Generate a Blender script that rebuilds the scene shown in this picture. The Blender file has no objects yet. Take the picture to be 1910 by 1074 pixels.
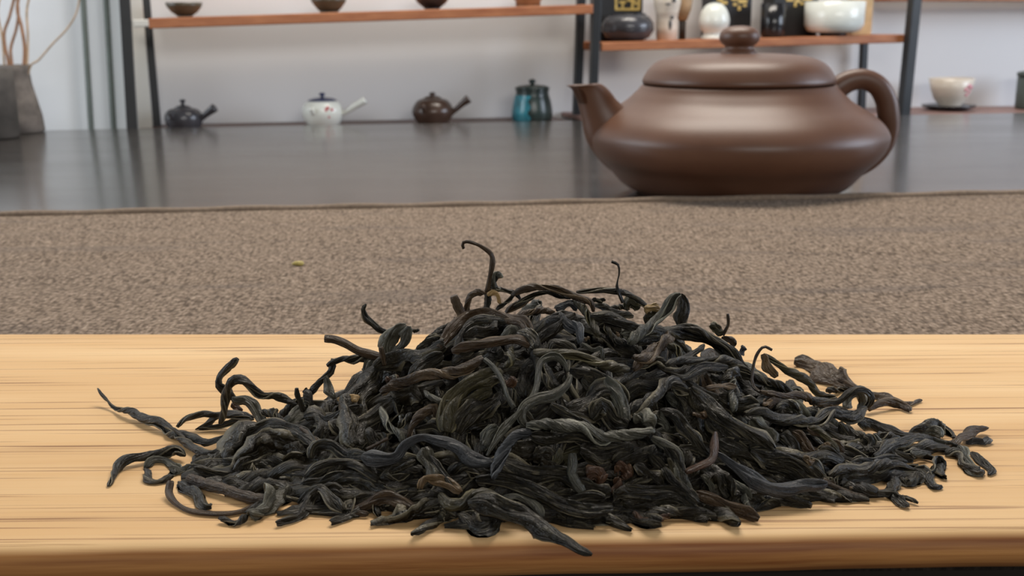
import bpy, math, random
import numpy as np
from mathutils import Vector, Matrix

scene = bpy.context.scene
COL = scene.collection
# ------------------------------------------------------------------ camera
IMG_W, IMG_H, FPX = 1910.0, 1074.0, 2000.0
CAM_H, PITCH, ROLL = 0.08, math.radians(13.7), 0.008
_f = np.array([0, math.cos(PITCH), -math.sin(PITCH)])
_u0 = np.array([0, math.sin(PITCH), math.cos(PITCH)])
_x0 = np.array([1.0, 0, 0])
_r = _x0 * math.cos(ROLL) - _u0 * math.sin(ROLL)
_u = _u0 * math.cos(ROLL) + _x0 * math.sin(ROLL)
CAMP = np.array([0, 0, CAM_H])
cam_data = bpy.data.cameras.new('camera')
cam = bpy.data.objects.new('camera', cam_data)
COL.objects.link(cam)
cam.matrix_world = Matrix(((_r[0], _u[0], -_f[0], 0), (_r[1], _u[1], -_f[1], 0), (_r[2], _u[2], -_f[2], CAM_H), (0, 0, 0, 1)))
cam_data.sensor_width = 36
cam_data.lens = 36 * FPX / IMG_W
cam_data.clip_start = 0.005
cam_data.dof.use_dof = True
cam_data.dof.focus_distance = 0.205
cam_data.dof.aperture_fstop = 42
scene.camera = cam
# ------------------------------------------------------------------ world, lights, exposure
scene.view_settings.view_transform = 'Standard'
scene.view_settings.look = 'None'
scene.view_settings.exposure = 0.0
scene.view_settings.gamma = 1
scene.view_settings.use_curve_mapping = False
world = bpy.data.worlds.new('room_light')
scene.world = world
world.use_nodes = True
world.node_tree.nodes['Background'].inputs[0].default_value = (1.0, 0.98, 0.94, 1)
world.node_tree.nodes['Background'].inputs[1].default_value = 0.08


def area(name, loc, target, sx, sy, power, color):
    d = bpy.data.lights.new(name, 'AREA')
    d.shape = 'RECTANGLE'
    d.size, d.size_y, d.energy, d.color = sx, sy, power, color
    o = bpy.data.objects.new(name, d)
    COL.objects.link(o)
    o.location = loc
    o.rotation_euler = (Vector(target) - Vector(loc)).to_track_quat('-Z', 'Y').to_euler()
    return o


area('ceiling_lamp', (0.12, 0.90, 1.02), (0.05, 0.40, 0), 0.8, 0.35, 15.5, (1.0, 0.92, 0.82))
area('front_fill', (0.5, -1.5, 0.80), (0.2, 1.2, 0.05), 1.3, 0.35, 15, (1.0, 0.97, 0.93))  # unseen fill light added behind the camera to brighten wall and front faces
area('window_light', (-1.35, 0.62, 0.5), (-0.1, 1.05, 0.05), 0.9, 0.7, 12, (0.86, 0.93, 1.0))
area('window_light_right', (1.7, 0.62, 0.45), (0.4, 1.05, 0.05), 0.9, 0.7, 17, (0.76, 0.85, 1.0))


# ------------------------------------------------------------------ pixel -> place
def ray(px, py):
    return _r * ((px - IMG_W / 2) / FPX) + _u * ((IMG_H / 2 - py) / FPX) + _f


def on_z(px, py, z):
    d = ray(px, py)
    return CAMP + d * ((z - CAM_H) / d[2])


def on_y(px, py, y):
    d = ray(px, py)
    return CAMP + d * (y / d[1])


SH_Y, SH_K = 1.15, 0.25            # the shelf front: a vertical plane turned a little from the camera


def on_shelf(px, py, off=0.0):
    d = ray(px, py)
    return CAMP + d * ((SH_Y + off) / (d[1] - SH_K * d[0]))


# ------------------------------------------------------------------ helpers
def empty(name, loc, label=None, cat=None, group=None, rz=0.0):
    o = bpy.data.objects.new(name, None)
    COL.objects.link(o)
    o.location = Vector(loc)
    o.rotation_euler = (0, 0, rz)
    o.empty_display_size = 0.01
    tag(o, label, cat, group)
    return o


def tag(o, label=None, cat=None, group=None, kind=None):
    for k, v in (('label', label), ('category', cat), ('group', group), ('kind', kind)):
        if v:
            o[k] = v
    return o


def mesh_obj(name, verts, faces, mat, parent=None, smooth=True, loc=None, uv=None):
    me = bpy.data.meshes.new(name)
    me.from_pydata([tuple(map(float, v)) for v in verts], [], faces)
    if smooth:
        me.polygons.foreach_set('use_smooth', [True] * len(me.polygons))
    if uv is not None:
        lay = me.uv_layers.new(name='UVMap')
        vi = np.zeros(len(me.loops), dtype=np.int32)
        me.loops.foreach_get('vertex_index', vi)
        lay.data.foreach_set('uv', np.asarray(uv, dtype=np.float32)[vi].ravel())
    me.materials.append(mat)
    me.update()
    o = bpy.data.objects.new(name, me)
    COL.objects.link(o)
    if parent:
        o.parent = parent
    if loc is not None:
        o.location = Vector(loc)
    return o


def bevel(o, w, seg=2):
    m = o.modifiers.new('bevel', 'BEVEL')
    m.width, m.segments, m.limit_method = w, seg, 'ANGLE'
    m.harden_normals = False
    return o


def lathe(prof, n=48, sx=1.0, sy=1.0):
    """closed of revolution about z: prof = [(r, z)...]; r = 0 ends close to a point"""
    v, f, rings = [], [], []
    for r, z in prof:
        if r < 1e-7:
            rings.append([len(v)])
            v.append((0, 0, z))
        else:
            rings.append(list(range(len(v), len(v) + n)))
            v += [(r * sx * math.cos(2 * math.pi * i / n), r * sy * math.sin(2 * math.pi * i / n), z) for i in range(n)]
    for a, b in zip(rings, rings[1:]):
        for i in range(n):
            j = (i + 1) % n
            if len(a) == 1 and len(b) == 1:
                continue
            if len(a) == 1:
                f.append((a[0], b[j], b[i]))
            elif len(b) == 1:
                f.append((a[i], a[j], b[0]))
            else:
                f.append((a[i], a[j], b[j], b[i]))
    return v, f


def spline(P, n):
    """Catmull-Rom through P, n points evenly along it"""
    P = np.asarray(P, float)
    if len(P) < 2:
        return np.repeat(P, n, 0)
    Q = np.vstack([2 * P[0] - P[1], P, 2 * P[-1] - P[-2]])
    out = []
    for i in range(len(P) - 1):
        p0, p1, p2, p3 = Q[i:i + 4]
        t = np.linspace(0, 1, 16, endpoint=False)[:, None]
        out.append(0.5 * (2 * p1 + (p2 - p0) * t + (2 * p0 - 5 * p1 + 4 * p2 - p3) * t ** 2 + (3 * p1 - p0 - 3 * p2 + p3) * t ** 3))
    out.append(P[-1:])
    D = np.vstack(out)
    L = np.concatenate([[0], np.cumsum(np.linalg.norm(np.diff(D[:, :3], axis=0), axis=1))])
    s = np.linspace(0, L[-1], n)
    return np.stack([np.interp(s, L, D[:, k]) for k in range(D.shape[1])], 1)


def tube(P, R, n=40, m=14, flat=1.0, up=(0, 0, 1), caps=True):
    """round tube through P with radii R (per control point); flat squeezes the section across up"""
    D = spline(np.hstack([np.asarray(P, float), np.asarray(R, float)[:, None]]), n)
    C, rad = D[:, :3], D[:, 3]
    T = np.gradient(C, axis=0)
    T /= np.linalg.norm(T, axis=1)[:, None]
    B = np.cross(T, np.asarray(up, float))
    B /= np.linalg.norm(B, axis=1)[:, None] + 1e-9
    N = np.cross(B, T)
    a = np.arange(m) * 2 * math.pi / m
    V = (C[:, None] + rad[:, None, None] * (np.cos(a)[None, :, None] * B[:, None] + flat * np.sin(a)[None, :, None] * N[:, None])).reshape(-1, 3)
    F = [(i * m + j, i * m + (j + 1) % m, (i + 1) * m + (j + 1) % m, (i + 1) * m + j) for i in range(n - 1) for j in range(m)]
    if caps:
        F += [tuple(range(m))[::-1], tuple(range((n - 1) * m, n * m))]
    return V, F


def prism(corners, dz):
    """corners: four top points in a ring; extruded by vector dz"""
    k = len(corners)
    v = [np.asarray(c, float) for c in corners] + [np.asarray(c, float) + np.asarray(dz, float) for c in corners]
    f = [tuple(range(k)), tuple(range(2 * k - 1, k - 1, -1))] + [(i, i + k, (i + 1) % k + k, (i + 1) % k) for i in range(k)]
    return v, f


def box(cx, cy, cz, sx, sy, sz):
    v = [(cx + a * sx / 2, cy + b * sy / 2, cz + c * sz / 2) for c in (1, -1) for a, b in ((-1, -1), (1, -1), (1, 1), (-1, 1))]
    f = [(0, 1, 2, 3), (7, 6, 5, 4)] + [(i, i + 4, (i + 1) % 4 + 4, (i + 1) % 4) for i in range(4)]
    return v, f


# ------------------------------------------------------------------ materials
class NT:
    def __init__(s, name):
        s.m = bpy.data.materials.new(name)
        s.m.use_nodes = True
        s.t = s.m.node_tree
        s.b = s.t.nodes['Principled BSDF']

    def n(s, kind, **kw):
        x = s.t.nodes.new(kind)
        for k, v in kw.items():
            setattr(x, k, v)
        return x

    def l(s, a, b):
        s.t.links.new(a, b)

    def math(s, op, a, b=None, c=None):
        x = s.n('ShaderNodeMath', operation=op)
        for i, v in enumerate((a, b, c)):
            if v is None:
                continue
            if isinstance(v, (int, float)):
                x.inputs[i].default_value = v
            else:
                s.l(v, x.inputs[i])
        return x.outputs[0]

    def coord(s, scale=(1, 1, 1), kind='Object', off=None):
        tc = s.n('ShaderNodeTexCoord')
        mp = s.n('ShaderNodeMapping')
        mp.inputs['Scale'].default_value = scale
        s.l(tc.outputs[kind], mp.inputs[0])
        if off is not None:
            s.l(off, mp.inputs['Location'])
        return mp.outputs[0]

    def noise(s, vec, scale=1, detail=4, rough=0.55, dist=0.0):
        x = s.n('ShaderNodeTexNoise')
        x.inputs['Scale'].default_value = scale
        x.inputs['Detail'].default_value = detail
        x.inputs['Roughness'].default_value = rough
        x.inputs['Distortion'].default_value = dist
        s.l(vec, x.inputs['Vector'])
        return x.outputs['Fac']

    def ramp(s, fac, stops):
        x = s.n('ShaderNodeValToRGB')
        e = x.color_ramp.elements
        while len(e) < len(stops):
            e.new(0.5)
        for i, (p, c) in enumerate(stops):
            e[i].position = p
            e[i].color = (*c, 1) if len(c) == 3 else c
        s.l(fac, x.inputs[0])
        return x.outputs[0]

    def mix(s, fac, a, b, mode='MIX'):
        x = s.n('ShaderNodeMix', data_type='RGBA', blend_type=mode)
        for i, v in ((0, fac), (6, a), (7, b)):
            if isinstance(v, (int, float)):
                x.inputs[i].default_value = v
            elif isinstance(v, tuple):
                x.inputs[i].default_value = (*v, 1)
            else:
                s.l(v, x.inputs[i])
        return x.outputs[2]

    def bump(s, h, strength=0.5, dist=0.001, normal=None):
        x = s.n('ShaderNodeBump')
        x.inputs['Strength'].default_value = strength
        x.inputs['Distance'].default_value = dist
        s.l(h, x.inputs['Height'])
        if normal is not None:
            s.l(normal, x.inputs['Normal'])
        return x.outputs[0]

    def set(s, color=None, rough=None, normal=None, metal=None, spec=None, coat=None):
        for k, v in (('Base Color', color), ('Roughness', rough), ('Normal', normal), ('Metallic', metal), ('Specular IOR Level', spec), ('Coat Weight', coat)):
            if v is None:
                continue
            if isinstance(v, tuple):
                s.b.inputs[k].default_value = (*v, 1)
            elif isinstance(v, (int, float)):
                s.b.inputs[k].default_value = v
            else:
                s.l(v, s.b.inputs[k])
        return s.m


def plain(name, color, rough=0.5, var=0.12, scale=60, metal=0.0, bump=0.0, coat=None, spec=None):
    t = NT(name)
    f = t.noise(t.coord(), scale, 4)
    lo = tuple(c * (1 - var) for c in color)
    hi = tuple(min(1, c * (1 + var)) for c in color)
    col = t.ramp(f, [(0.3, lo), (0.7, hi)])
    nr = t.bump(f, bump, 0.001) if bump else None
    return t.set(col, rough, nr, metal, spec, coat)


def mat_bamboo():
    t = NT('bamboo_board')
    wide = t.noise(t.coord((4, 60, 40)), 1, 3)
    fine = t.noise(t.coord((9, 520, 300)), 1, 4, 0.6)
    hair = t.noise(t.coord((8, 950, 500)), 1, 3, 0.6, 0.2)
    patch = t.noise(t.coord((14, 90, 25)), 1, 3)
    base = t.ramp(wide, [(0.3, (0.575, 0.35, 0.155)), (0.55, (0.655, 0.43, 0.212)), (0.75, (0.72, 0.50, 0.265))])
    c = t.mix(t.math('MULTIPLY', t.ramp(fine, [(0.42, (0, 0, 0)), (0.7, (1, 1, 1))]), 0.35), base, (0.60, 0.34, 0.13))
    lines = t.ramp(hair, [(0.565, (0, 0, 0)), (0.62, (1, 1, 1))])
    gate = t.ramp(patch, [(0.30, (0, 0, 0)), (0.55, (1, 1, 1))])
    c = t.mix(t.math('MULTIPLY', t.math('MULTIPLY', lines, gate), 0.75), c, (0.20, 0.085, 0.03))
    # end bands of the board's edge are redder raw bamboo
    geo = t.n('ShaderNodeTexCoord')
    sep = t.n('ShaderNodeSeparateXYZ')
    t.l(geo.outputs['Object'], sep.inputs[0])
    edge = t.ramp(t.math('MULTIPLY', sep.outputs[2], -400.0), [(0.15, (0, 0, 0)), (0.5, (1, 1, 1))])
    ec = t.ramp(t.noise(t.coord((14, 200, 500)), 1, 4), [(0.35, (0.24, 0.085, 0.025)), (0.65, (0.50, 0.24, 0.08))])
    c = t.mix(edge, c, ec)
    return t.set(c, 0.55, t.bump(t.math('SUBTRACT', fine, lines), 0.12, 0.0006), spec=0.25)


def mat_cloth():
    t = NT('runner_cloth')
    warp = t.noise(t.coord((1300, 240, 200)), 1, 2, 0.5, 0.6)
    weft = t.noise(t.coord((330, 1500, 200)), 1, 2, 0.5, 0.6)
    v = t.n('ShaderNodeTexVoronoi')
    v.inputs['Scale'].default_value = 1
    t.l(t.coord((620, 560, 300)), v.inputs['Vector'])
    big = t.noise(t.coord((14, 26, 20)), 1, 4)
    weave = t.math('ADD', t.math('MULTIPLY', warp, 0.55), t.math('ADD', t.math('MULTIPLY', weft, 0.55), t.math('MULTIPLY', v.outputs['Distance'], -0.35)))
    c = t.ramp(weave, [(0.22, (0.055, 0.041, 0.031)), (0.42, (0.225, 0.170, 0.130)), (0.62, (0.42, 0.335, 0.262))])
    wear = t.ramp(t.noise(t.coord((9, 60, 30)), 1, 3), [(0.55, (0, 0, 0)), (0.68, (1, 1, 1))])
    c = t.mix(t.math('MULTIPLY', wear, 0.45), c, (0.10, 0.085, 0.08))
    c = t.mix(t.math('MULTIPLY', big, 0.25), c, (0.30, 0.22, 0.15))
    return t.set(c, 0.95, t.bump(weave, 0.9, 0.0012), spec=0.15)


def mat_table():
    t = NT('black_table')
    g = t.noise(t.coord((3, 60, 40)), 1, 5)
    c = t.ramp(g, [(0.3, (0.020, 0.017, 0.015)), (0.7, (0.040, 0.034, 0.030))])
    t.b.inputs['Coat Roughness'].default_value = 0.13
    r = t.ramp(t.noise(t.coord((6, 20, 20)), 1, 3), [(0.3, (0.20, 0.20, 0.20)), (0.7, (0.27, 0.27, 0.27))])
    return t.set(c, r, t.bump(g, 0.03, 0.0004), spec=0.8, coat=0.35)


def mat_clay():
    t = NT('brown_clay')
    f = t.noise(t.coord(), 900, 3, 0.7)
    g = t.noise(t.coord(), 30, 3)
    c = t.ramp(g, [(0.3, (0.092, 0.040, 0.022)), (0.7, (0.115, 0.052, 0.029))])
    c = t.mix(t.math('MULTIPLY', t.ramp(f, [(0.6, (0, 0, 0)), (0.75, (1, 1, 1))]), 0.3), c, (0.20, 0.11, 0.065))
    return t.set(c, 0.43, t.bump(f, 0.10, 0.0004), spec=0.5)


def mat_shelfwood():
    t = NT('orange_shelf_wood')
    g = t.noise(t.coord((8, 120, 150)), 1, 5)
    c = t.ramp(g, [(0.3, (0.30, 0.095, 0.035)), (0.7, (0.47, 0.185, 0.075))])
    return t.set(c, 0.45)


def leaf_mat(name, lo, hi, edge, rough=0.36):
    t = NT('tea_leaf_' + name)
    oi = t.n('ShaderNodeObjectInfo')
    tc = t.n('ShaderNodeTexCoord')
    sep = t.n('ShaderNodeSeparateXYZ')
    t.l(tc.outputs['UV'], sep.inputs[0])
    rnd = t.math('MULTIPLY', oi.outputs['Random'], 57.0)

    def vec(su, sv):
        x = t.n('ShaderNodeCombineXYZ')
        t.l(t.math('MULTIPLY', sep.outputs[0], su), x.inputs[0])
        t.l(t.math('MULTIPLY', sep.outputs[1], sv), x.inputs[1])
        t.l(rnd, x.inputs[2])
        return x.outputs[0]
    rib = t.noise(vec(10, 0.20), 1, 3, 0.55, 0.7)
    fine = t.noise(vec(14, 1.5), 1, 4, 0.65, 0.5)
    blot = t.noise(vec(3, 0.28), 1, 3)
    c = t.ramp(t.math('ADD', t.math('MULTIPLY', blot, 0.7), t.math('MULTIPLY', fine, 0.35)), [(0.40, lo), (0.68, hi)])
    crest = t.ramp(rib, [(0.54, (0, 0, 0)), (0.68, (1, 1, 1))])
    c = t.mix(t.math('MULTIPLY', crest, 0.42), c, edge)  # worn paler ridges, with bright glints also painted into their colour
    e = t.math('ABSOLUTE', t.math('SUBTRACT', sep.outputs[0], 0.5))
    c = t.mix(t.math('MULTIPLY', t.ramp(e, [(0.40, (0, 0, 0)), (0.48, (1, 1, 1))]), 0.85), c, edge)  # pale leaf margins, lightened further to paint in rim highlights
    c = t.mix(t.math('MULTIPLY', oi.outputs['Random'], 0.35), c, (hi[0] * 0.9, hi[1] * 0.75, hi[2] * 0.6))
    b = t.bump(t.math('ADD', rib, t.math('MULTIPLY', fine, 0.5)), 1.0, 0.0008)
    return t.set(c, rough, b, spec=0.33)


M = dict(
    bamboo=mat_bamboo(), cloth=mat_cloth(), hem=plain('runner_hem_cloth', (0.20, 0.15, 0.11), 0.95, 0.2, 500, bump=0.15), table=mat_table(), clay=mat_clay(), shelf=mat_shelfwood(),
    post=plain('black_steel', (0.016, 0.018, 0.020), 0.4),
    strip=plain('grey_green_strip', (0.085, 0.105, 0.095), 0.5),
    wall=plain('wall_paint', (0.78, 0.77, 0.76), 0.8, 0.03, 4),
    wall_pale=plain('pale_blue_panel', (0.82, 0.85, 0.88), 0.6, 0.03, 3),
    cream=plain('cream_panel', (0.66, 0.64, 0.58), 0.7, 0.04, 5),
    lowshelf=plain('dark_brown_shelf_wood', (0.115, 0.062, 0.045), 0.45, 0.3, 60),
    pinkshelf=plain('pinkish_brown_shelf_wood', (0.30, 0.17, 0.14), 0.5, 0.2, 60),
    floor=plain('dark_floor', (0.02, 0.016, 0.013), 0.6, 0.3, 8),
    vase=plain('rough_grey_stoneware', (0.135, 0.115, 0.10), 0.75, 0.45, 70, bump=0.3),
    vase_dark=plain('dark_grey_stoneware', (0.075, 0.066, 0.058), 0.75, 0.35, 70, bump=0.3),
    branch=plain('willow_bark', (0.33, 0.17, 0.09), 0.6, 0.3, 120),
    branch_pale=plain('pale_willow_bark', (0.50, 0.35, 0.22), 0.6, 0.3, 120),
    greypot=plain('grey_black_glaze', (0.055, 0.055, 0.062), 0.22, 0.3, 60),
    brownpot=plain('dark_brown_glaze', (0.060, 0.036, 0.026), 0.25, 0.3, 60),
    whitepot=plain('white_porcelain', (0.74, 0.76, 0.70), 0.2, 0.06, 40),
    creampot=plain('cream_porcelain', (0.72, 0.64, 0.54), 0.25, 0.06, 40),
    cobalt=plain('cobalt_glaze', (0.045, 0.055, 0.12), 0.25, 0.2, 60),
    redpaint=plain('red_flower_paint', (0.60, 0.06, 0.08), 0.4, 0.2, 200),
    pinkpaint=plain('pink_flower_paint', (0.75, 0.32, 0.36), 0.4, 0.2, 200),
    blackglaze=plain('black_glaze', (0.014, 0.014, 0.016), 0.18, 0.2, 60),
    darkgreen=plain('dark_green_glaze', (0.022, 0.035, 0.032), 0.28, 0.4, 60),
    teal=plain('teal_glaze', (0.035, 0.21, 0.27), 0.25, 0.5, 60),
    olivebowl=plain('olive_brown_glaze', (0.062, 0.055, 0.036), 0.35, 0.3, 60),
    tanbowl=plain('tan_brown_glaze', (0.26, 0.13, 0.06), 0.4, 0.3, 60),
    boxblack=plain('black_card', (0.012, 0.012, 0.013), 0.5),
    gold=plain('gold_foil', (0.62, 0.44, 0.14), 0.35, 0.2, 200),
    bamboo_tan=plain('tan_bamboo', (0.55, 0.38, 0.20), 0.55, 0.2, 90),
    whisk=plain('brown_bamboo_tines', (0.40, 0.26, 0.14), 0.6, 0.25, 90),
    darkwood=plain('dark_handle', (0.035, 0.022, 0.016), 0.5),
    stem=plain('greenish_straw_crumb', (0.42, 0.34, 0.10), 0.6, 0.3, 900),
)
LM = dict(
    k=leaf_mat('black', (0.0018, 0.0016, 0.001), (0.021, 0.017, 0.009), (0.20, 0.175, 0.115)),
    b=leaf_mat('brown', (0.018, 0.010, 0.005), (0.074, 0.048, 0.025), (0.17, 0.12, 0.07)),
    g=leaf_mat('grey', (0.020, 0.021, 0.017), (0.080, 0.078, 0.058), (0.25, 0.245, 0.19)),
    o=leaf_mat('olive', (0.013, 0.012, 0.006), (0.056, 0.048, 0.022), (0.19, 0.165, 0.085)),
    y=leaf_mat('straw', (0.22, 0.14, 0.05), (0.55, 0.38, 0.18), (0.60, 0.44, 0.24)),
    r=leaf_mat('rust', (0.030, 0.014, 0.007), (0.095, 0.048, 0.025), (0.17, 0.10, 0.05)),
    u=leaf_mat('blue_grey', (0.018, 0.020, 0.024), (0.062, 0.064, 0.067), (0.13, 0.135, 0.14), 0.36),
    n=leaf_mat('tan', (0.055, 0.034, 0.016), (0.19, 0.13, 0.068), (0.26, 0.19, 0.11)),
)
# ------------------------------------------------------------------ room shell
Z_MAT, Z_TAB, Z_FLOOR = -0.009, -0.015, -0.76


def shelf_dir():
    d = np.array([1.0, SH_K, 0])
    return d / np.linalg.norm(d)


SD = shelf_dir()
SN = np.array([-SD[1], SD[0], 0])      # away from the camera
tag(mesh_obj('floor', [(-3, -1.5, Z_FLOOR), (3, -1.5, Z_FLOOR), (3, 3, Z_FLOOR), (-3, 3, Z_FLOOR)], [(0, 1, 2, 3)], M['floor'], smooth=False), kind='structure')


def wall(name, px0, px1, off, mat, top=1.6, thick=0.03):
    a, b = on_shelf(px0, 100, off), on_shelf(px1, 100, off)
    c = [np.array([p[0], p[1], Z_FLOOR]) for p in (a, b)] + [np.array([p[0], p[1], top]) for p in (b, a)]
    v, f = prism(c, SN * thick)
    return tag(mesh_obj(name, v, f, mat, smooth=False), kind='structure')


wall('wall_back', 240, 2900, 0.112, M['wall'], 0.9)
wall('wall_left', -700, 239, 0.112, M['wall_pale'], 0.9)
for k, (x0, x1) in enumerate(((155, 170), (198, 212))):
    a, b = on_shelf(x0, 0, 0.10), on_shelf(x1, 240, 0.10)
    d = a - b
    P = [b - d * 3.0, a + d * 1.2]
    v, f = tube(P, [0.0031, 0.0031], 2, 8, up=(0, 1, 0))
    tag(mesh_obj('trim_%d' % (k + 1), v, f, M['strip']), kind='structure')
a, b = on_shelf(249, 120, 0.07), on_shelf(274, 120, 0.07)
c = [np.array([p[0], p[1], Z_FLOOR]) for p in (a, b)] + [np.array([p[0], p[1], 0.8]) for p in (b, a)]
v, f = prism(c, SN * 0.05)
tag(mesh_obj('wall_panel', v, f, M['cream'], smooth=False), kind='structure')


# ------------------------------------------------------------------ table, runner, board
def lerp(a, b, t):
    return np.asarray(a) * (1 - t) + np.asarray(b) * t


def line(p, q, x):
    return (x, p[1] + (q[1] - p[1]) * (x - p[0]) / (q[0] - p[0]))


far = [on_z(*line((0, 244), (1910, 210), x), Z_TAB) for x in (-350, 2200)]
tt = empty('tea_table', (0, 0.6, Z_FLOOR), 'long black glossy wooden tea table under the runner and clay teapot', 'table')
c = [np.array([-0.62, 0.172, Z_TAB]), np.array([0.66, 0.172, Z_TAB]), far[1], far[0]]
v, f = prism(c, (0, 0, -0.03))
o = mesh_obj('table_top', v, f, M['table'], smooth=False)
bevel(o, 0.002)
o.parent = tt
o.location = (0, -0.6, -Z_FLOOR)
for q in c:
    cc = lerp(q, (0.05, 0.6, Z_TAB), 0.10)
    v, f = box(cc[0], cc[1] - 0.6, (Z_TAB - 0.03 - Z_FLOOR) / 2, 0.04, 0.04, Z_TAB - 0.03 - Z_FLOOR)
    o = mesh_obj('leg', v, f, M['table'], smooth=False)
    o.parent = tt

# runner: a thick woven cloth whose far hem is a rounded fold
NX, NY = 90, 60
rng = np.random.RandomState(4)
bk = [on_z(*line((0, 402), (1910, 361), x), Z_MAT) for x in (-420, 2330)]
fr = [np.array([bk[0][0], 0.176, Z_MAT]), np.array([bk[1][0], 0.176, Z_MAT])]
V, F = [], []
prof = [(0.0, -0.0055), (0.0, -0.0008)]
for i in range(NX + 1):
    t = i / NX
    B, A = lerp(bk[0], bk[1], t), lerp(fr[0], fr[1], t)
    wob = 0.0008 * math.sin(t * 23 + 1) + 0.0005 * math.sin(t * 61)
    row = []
    for j in range(NY + 1):
        s = j / NY
        p = lerp(A, B, s)
        x, y = p[0], p[1]
        ripple = 0.00035 * math.sin(x * 37 + y * 60) + 0.0003 * math.sin(y * 170 + 3 * math.sin(x * 9))
        ripple += -0.0007 * math.exp(-((B[1] - y - 0.045 - 0.006 * math.sin(x * 14)) / 0.006) ** 2)
        row.append((x, y + wob * s, p[2] + ripple * (1 - s ** 8)))
    e = row[-1]
    row += [(e[0], e[1] + 0.0016, e[2] - 0.0006), (e[0], e[1] + 0.0024, e[2] - 0.0022), (e[0], e[1] + 0.0022, e[2] - 0.0045), (e[0], e[1] + 0.0005, e[2] - 0.0058), (A[0], A[1], e[2] - 0.0058)]
    V += row
W = NY + 6
for i in range(NX):
    for j in range(W):
        k = (j + 1) % W
        F.append((i * W + j, (i + 1) * W + j, (i + 1) * W + k, i * W + k))
runner = tag(mesh_obj('table_runner', V, F, M['cloth']), 'brown coarsely woven cloth runner lying across the black table', 'table runner')
P = []
for i in range(60):
    t = i / 59
    B = lerp(bk[0], bk[1], t)
    P.append((B[0], B[1] - 0.0002 + 0.0008 * math.sin(t * 23 + 1), B[2] + 0.0002 + 0.0003 * math.sin(t * 90)))
v, f = tube(P, [0.0021] * 60, 240, 10)
mesh_obj('hem', v, f, M['hem'], runner)

# bamboo tea board: flat top, rounded front edge, undercut belly
bb = [on_z(x, 622, 0) for x in (-260, 2170)]
bf = [on_z(*line((0, 1021), (1910, 987), x), 0) for x in (-260, 2170)]
bb = [lerp(bb[0], bb[1], (x - bb[0][0]) / (bb[1][0] - bb[0][0])) for x in (-0.172, 0.178)]
bf = [lerp(bf[0], bf[1], (x - bf[0][0]) / (bf[1][0] - bf[0][0])) for x in (-0.172, 0.178)]
V, F = [], []
sec = []
for a in range(7):                                   # rear edge
    an = math.pi / 2 * a / 6
    sec.append((1, 0.0010 * (math.sin(an) - 1) - 0.0, 0.0010 * (math.cos(an) - 1)))
sec.append((1, 0.0, -0.0085))
sec.append((1, -0.004, -0.0088))
front = [(0.0060, -0.0088), (0.0022, -0.0078), (0.0002, -0.0066), (-0.0010, -0.0052), (-0.0014, -0.0038), (-0.0013, -0.0026), (-0.0008, -0.0014), (0.0002, -0.0005), (0.0014, -0.0001), (0.0026, 0.0)]
NL = 60
for i in range(NL + 1):
    t = i / NL
    A, B = lerp(bf[0], bf[1], t), lerp(bb[0], bb[1], t)
    w = 0.00012 * math.sin(t * 40) + 0.00008 * math.sin(t * 97 + 2)
    row = [(B[0], B[1] + d, z) for _, d, z in sec] + [(A[0], A[1] + d + w, z) for d, z in front]
    V += row
W = len(sec) + len(front)
for i in range(NL):
    for j in range(W):
        k = (j + 1) % W
        F.append((i * W + j, i * W + k, (i + 1) * W + k, (i + 1) * W + j))
F += [tuple(range(W))[::-1], tuple(range(NL * W, NL * W + W))]
tag(mesh_obj('tea_board', V, F, M['bamboo']), 'pale bamboo tea board with fine dark grain under the leaf heap', 'board')
p = on_z(557, 496, Z_MAT)
v, f = lathe([(0, 0), (0.0017, 0.0004), (0.0022, 0.0011), (0.0012, 0.0018), (0, 0.002)], 9, 1.2, 0.7)
rr = random.Random(2)
v = [(x + rr.uniform(-4, 4) * 1e-4, y + rr.uniform(-4, 4) * 1e-4, z) for x, y, z in v]
tag(mesh_obj('tea_crumb', v, f, M['stem'], loc=p), 'tiny yellow green crumb lying alone on the brown runner', 'crumb')

# ------------------------------------------------------------------ clay teapot
PY = 0.625


def pz(py, px=1370):
    return on_y(px, py, PY)[2] - Z_TAB


pc = on_y(1372, 250, PY)
mpp = np.linalg.norm(on_y(1468, 250, PY) - on_y(1368, 250, PY)) / 100
pot = empty('teapot', (pc[0], PY, Z_TAB), 'large matte brown clay teapot with lid, standing behind the brown runner', 'teapot')
zb = [(0, 0.0), (184, 0.0), (191, 0.002)]
body = [(0, 0.0005), (178 * mpp, 0.0), (185 * mpp, 0.0015)]
for half, py in ((211, 338), (238, 308), (256, 291), (267, 276), (273, 262), (274, 249), (268, 236), (256, 222), (239, 209), (219, 197), (203, 186), (191, 175), (182, 166), (176, 158)):
    body.append((half * mpp, pz(py)))
body += [(168 * mpp, pz(156)), (166 * mpp, pz(164)), (150 * mpp, pz(170)), (0, pz(170))]
rs = spline([(r, 0, z) for r, z in body[2:17]], 70)
body = body[:2] + [(r, z) for r, _, z in rs] + body[17:]
v, f = lathe(body, 96)
mesh_obj('body', v, f, M['clay'], pot)
lid = [(168 * mpp, pz(155)), (174.5 * mpp, pz(154)), (175 * mpp, pz(149)), (171 * mpp, pz(140)), (162 * mpp, pz(126)), (147 * mpp, pz(114)), (124 * mpp, pz(106)), (95 * mpp, pz(102)), (60 * mpp, pz(100)), (0, pz(99.5))]
rs = spline([(r, 0, z) for r, z in lid[1:]], 40)
lid = [(0, pz(155)), lid[0]] + [(max(r, 0), z) for r, _, z in rs]
lid[-1] = (0, lid[-1][1])
v, f = lathe(lid, 96)
lo = mesh_obj('lid', v, f, M['clay'], pot)
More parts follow.
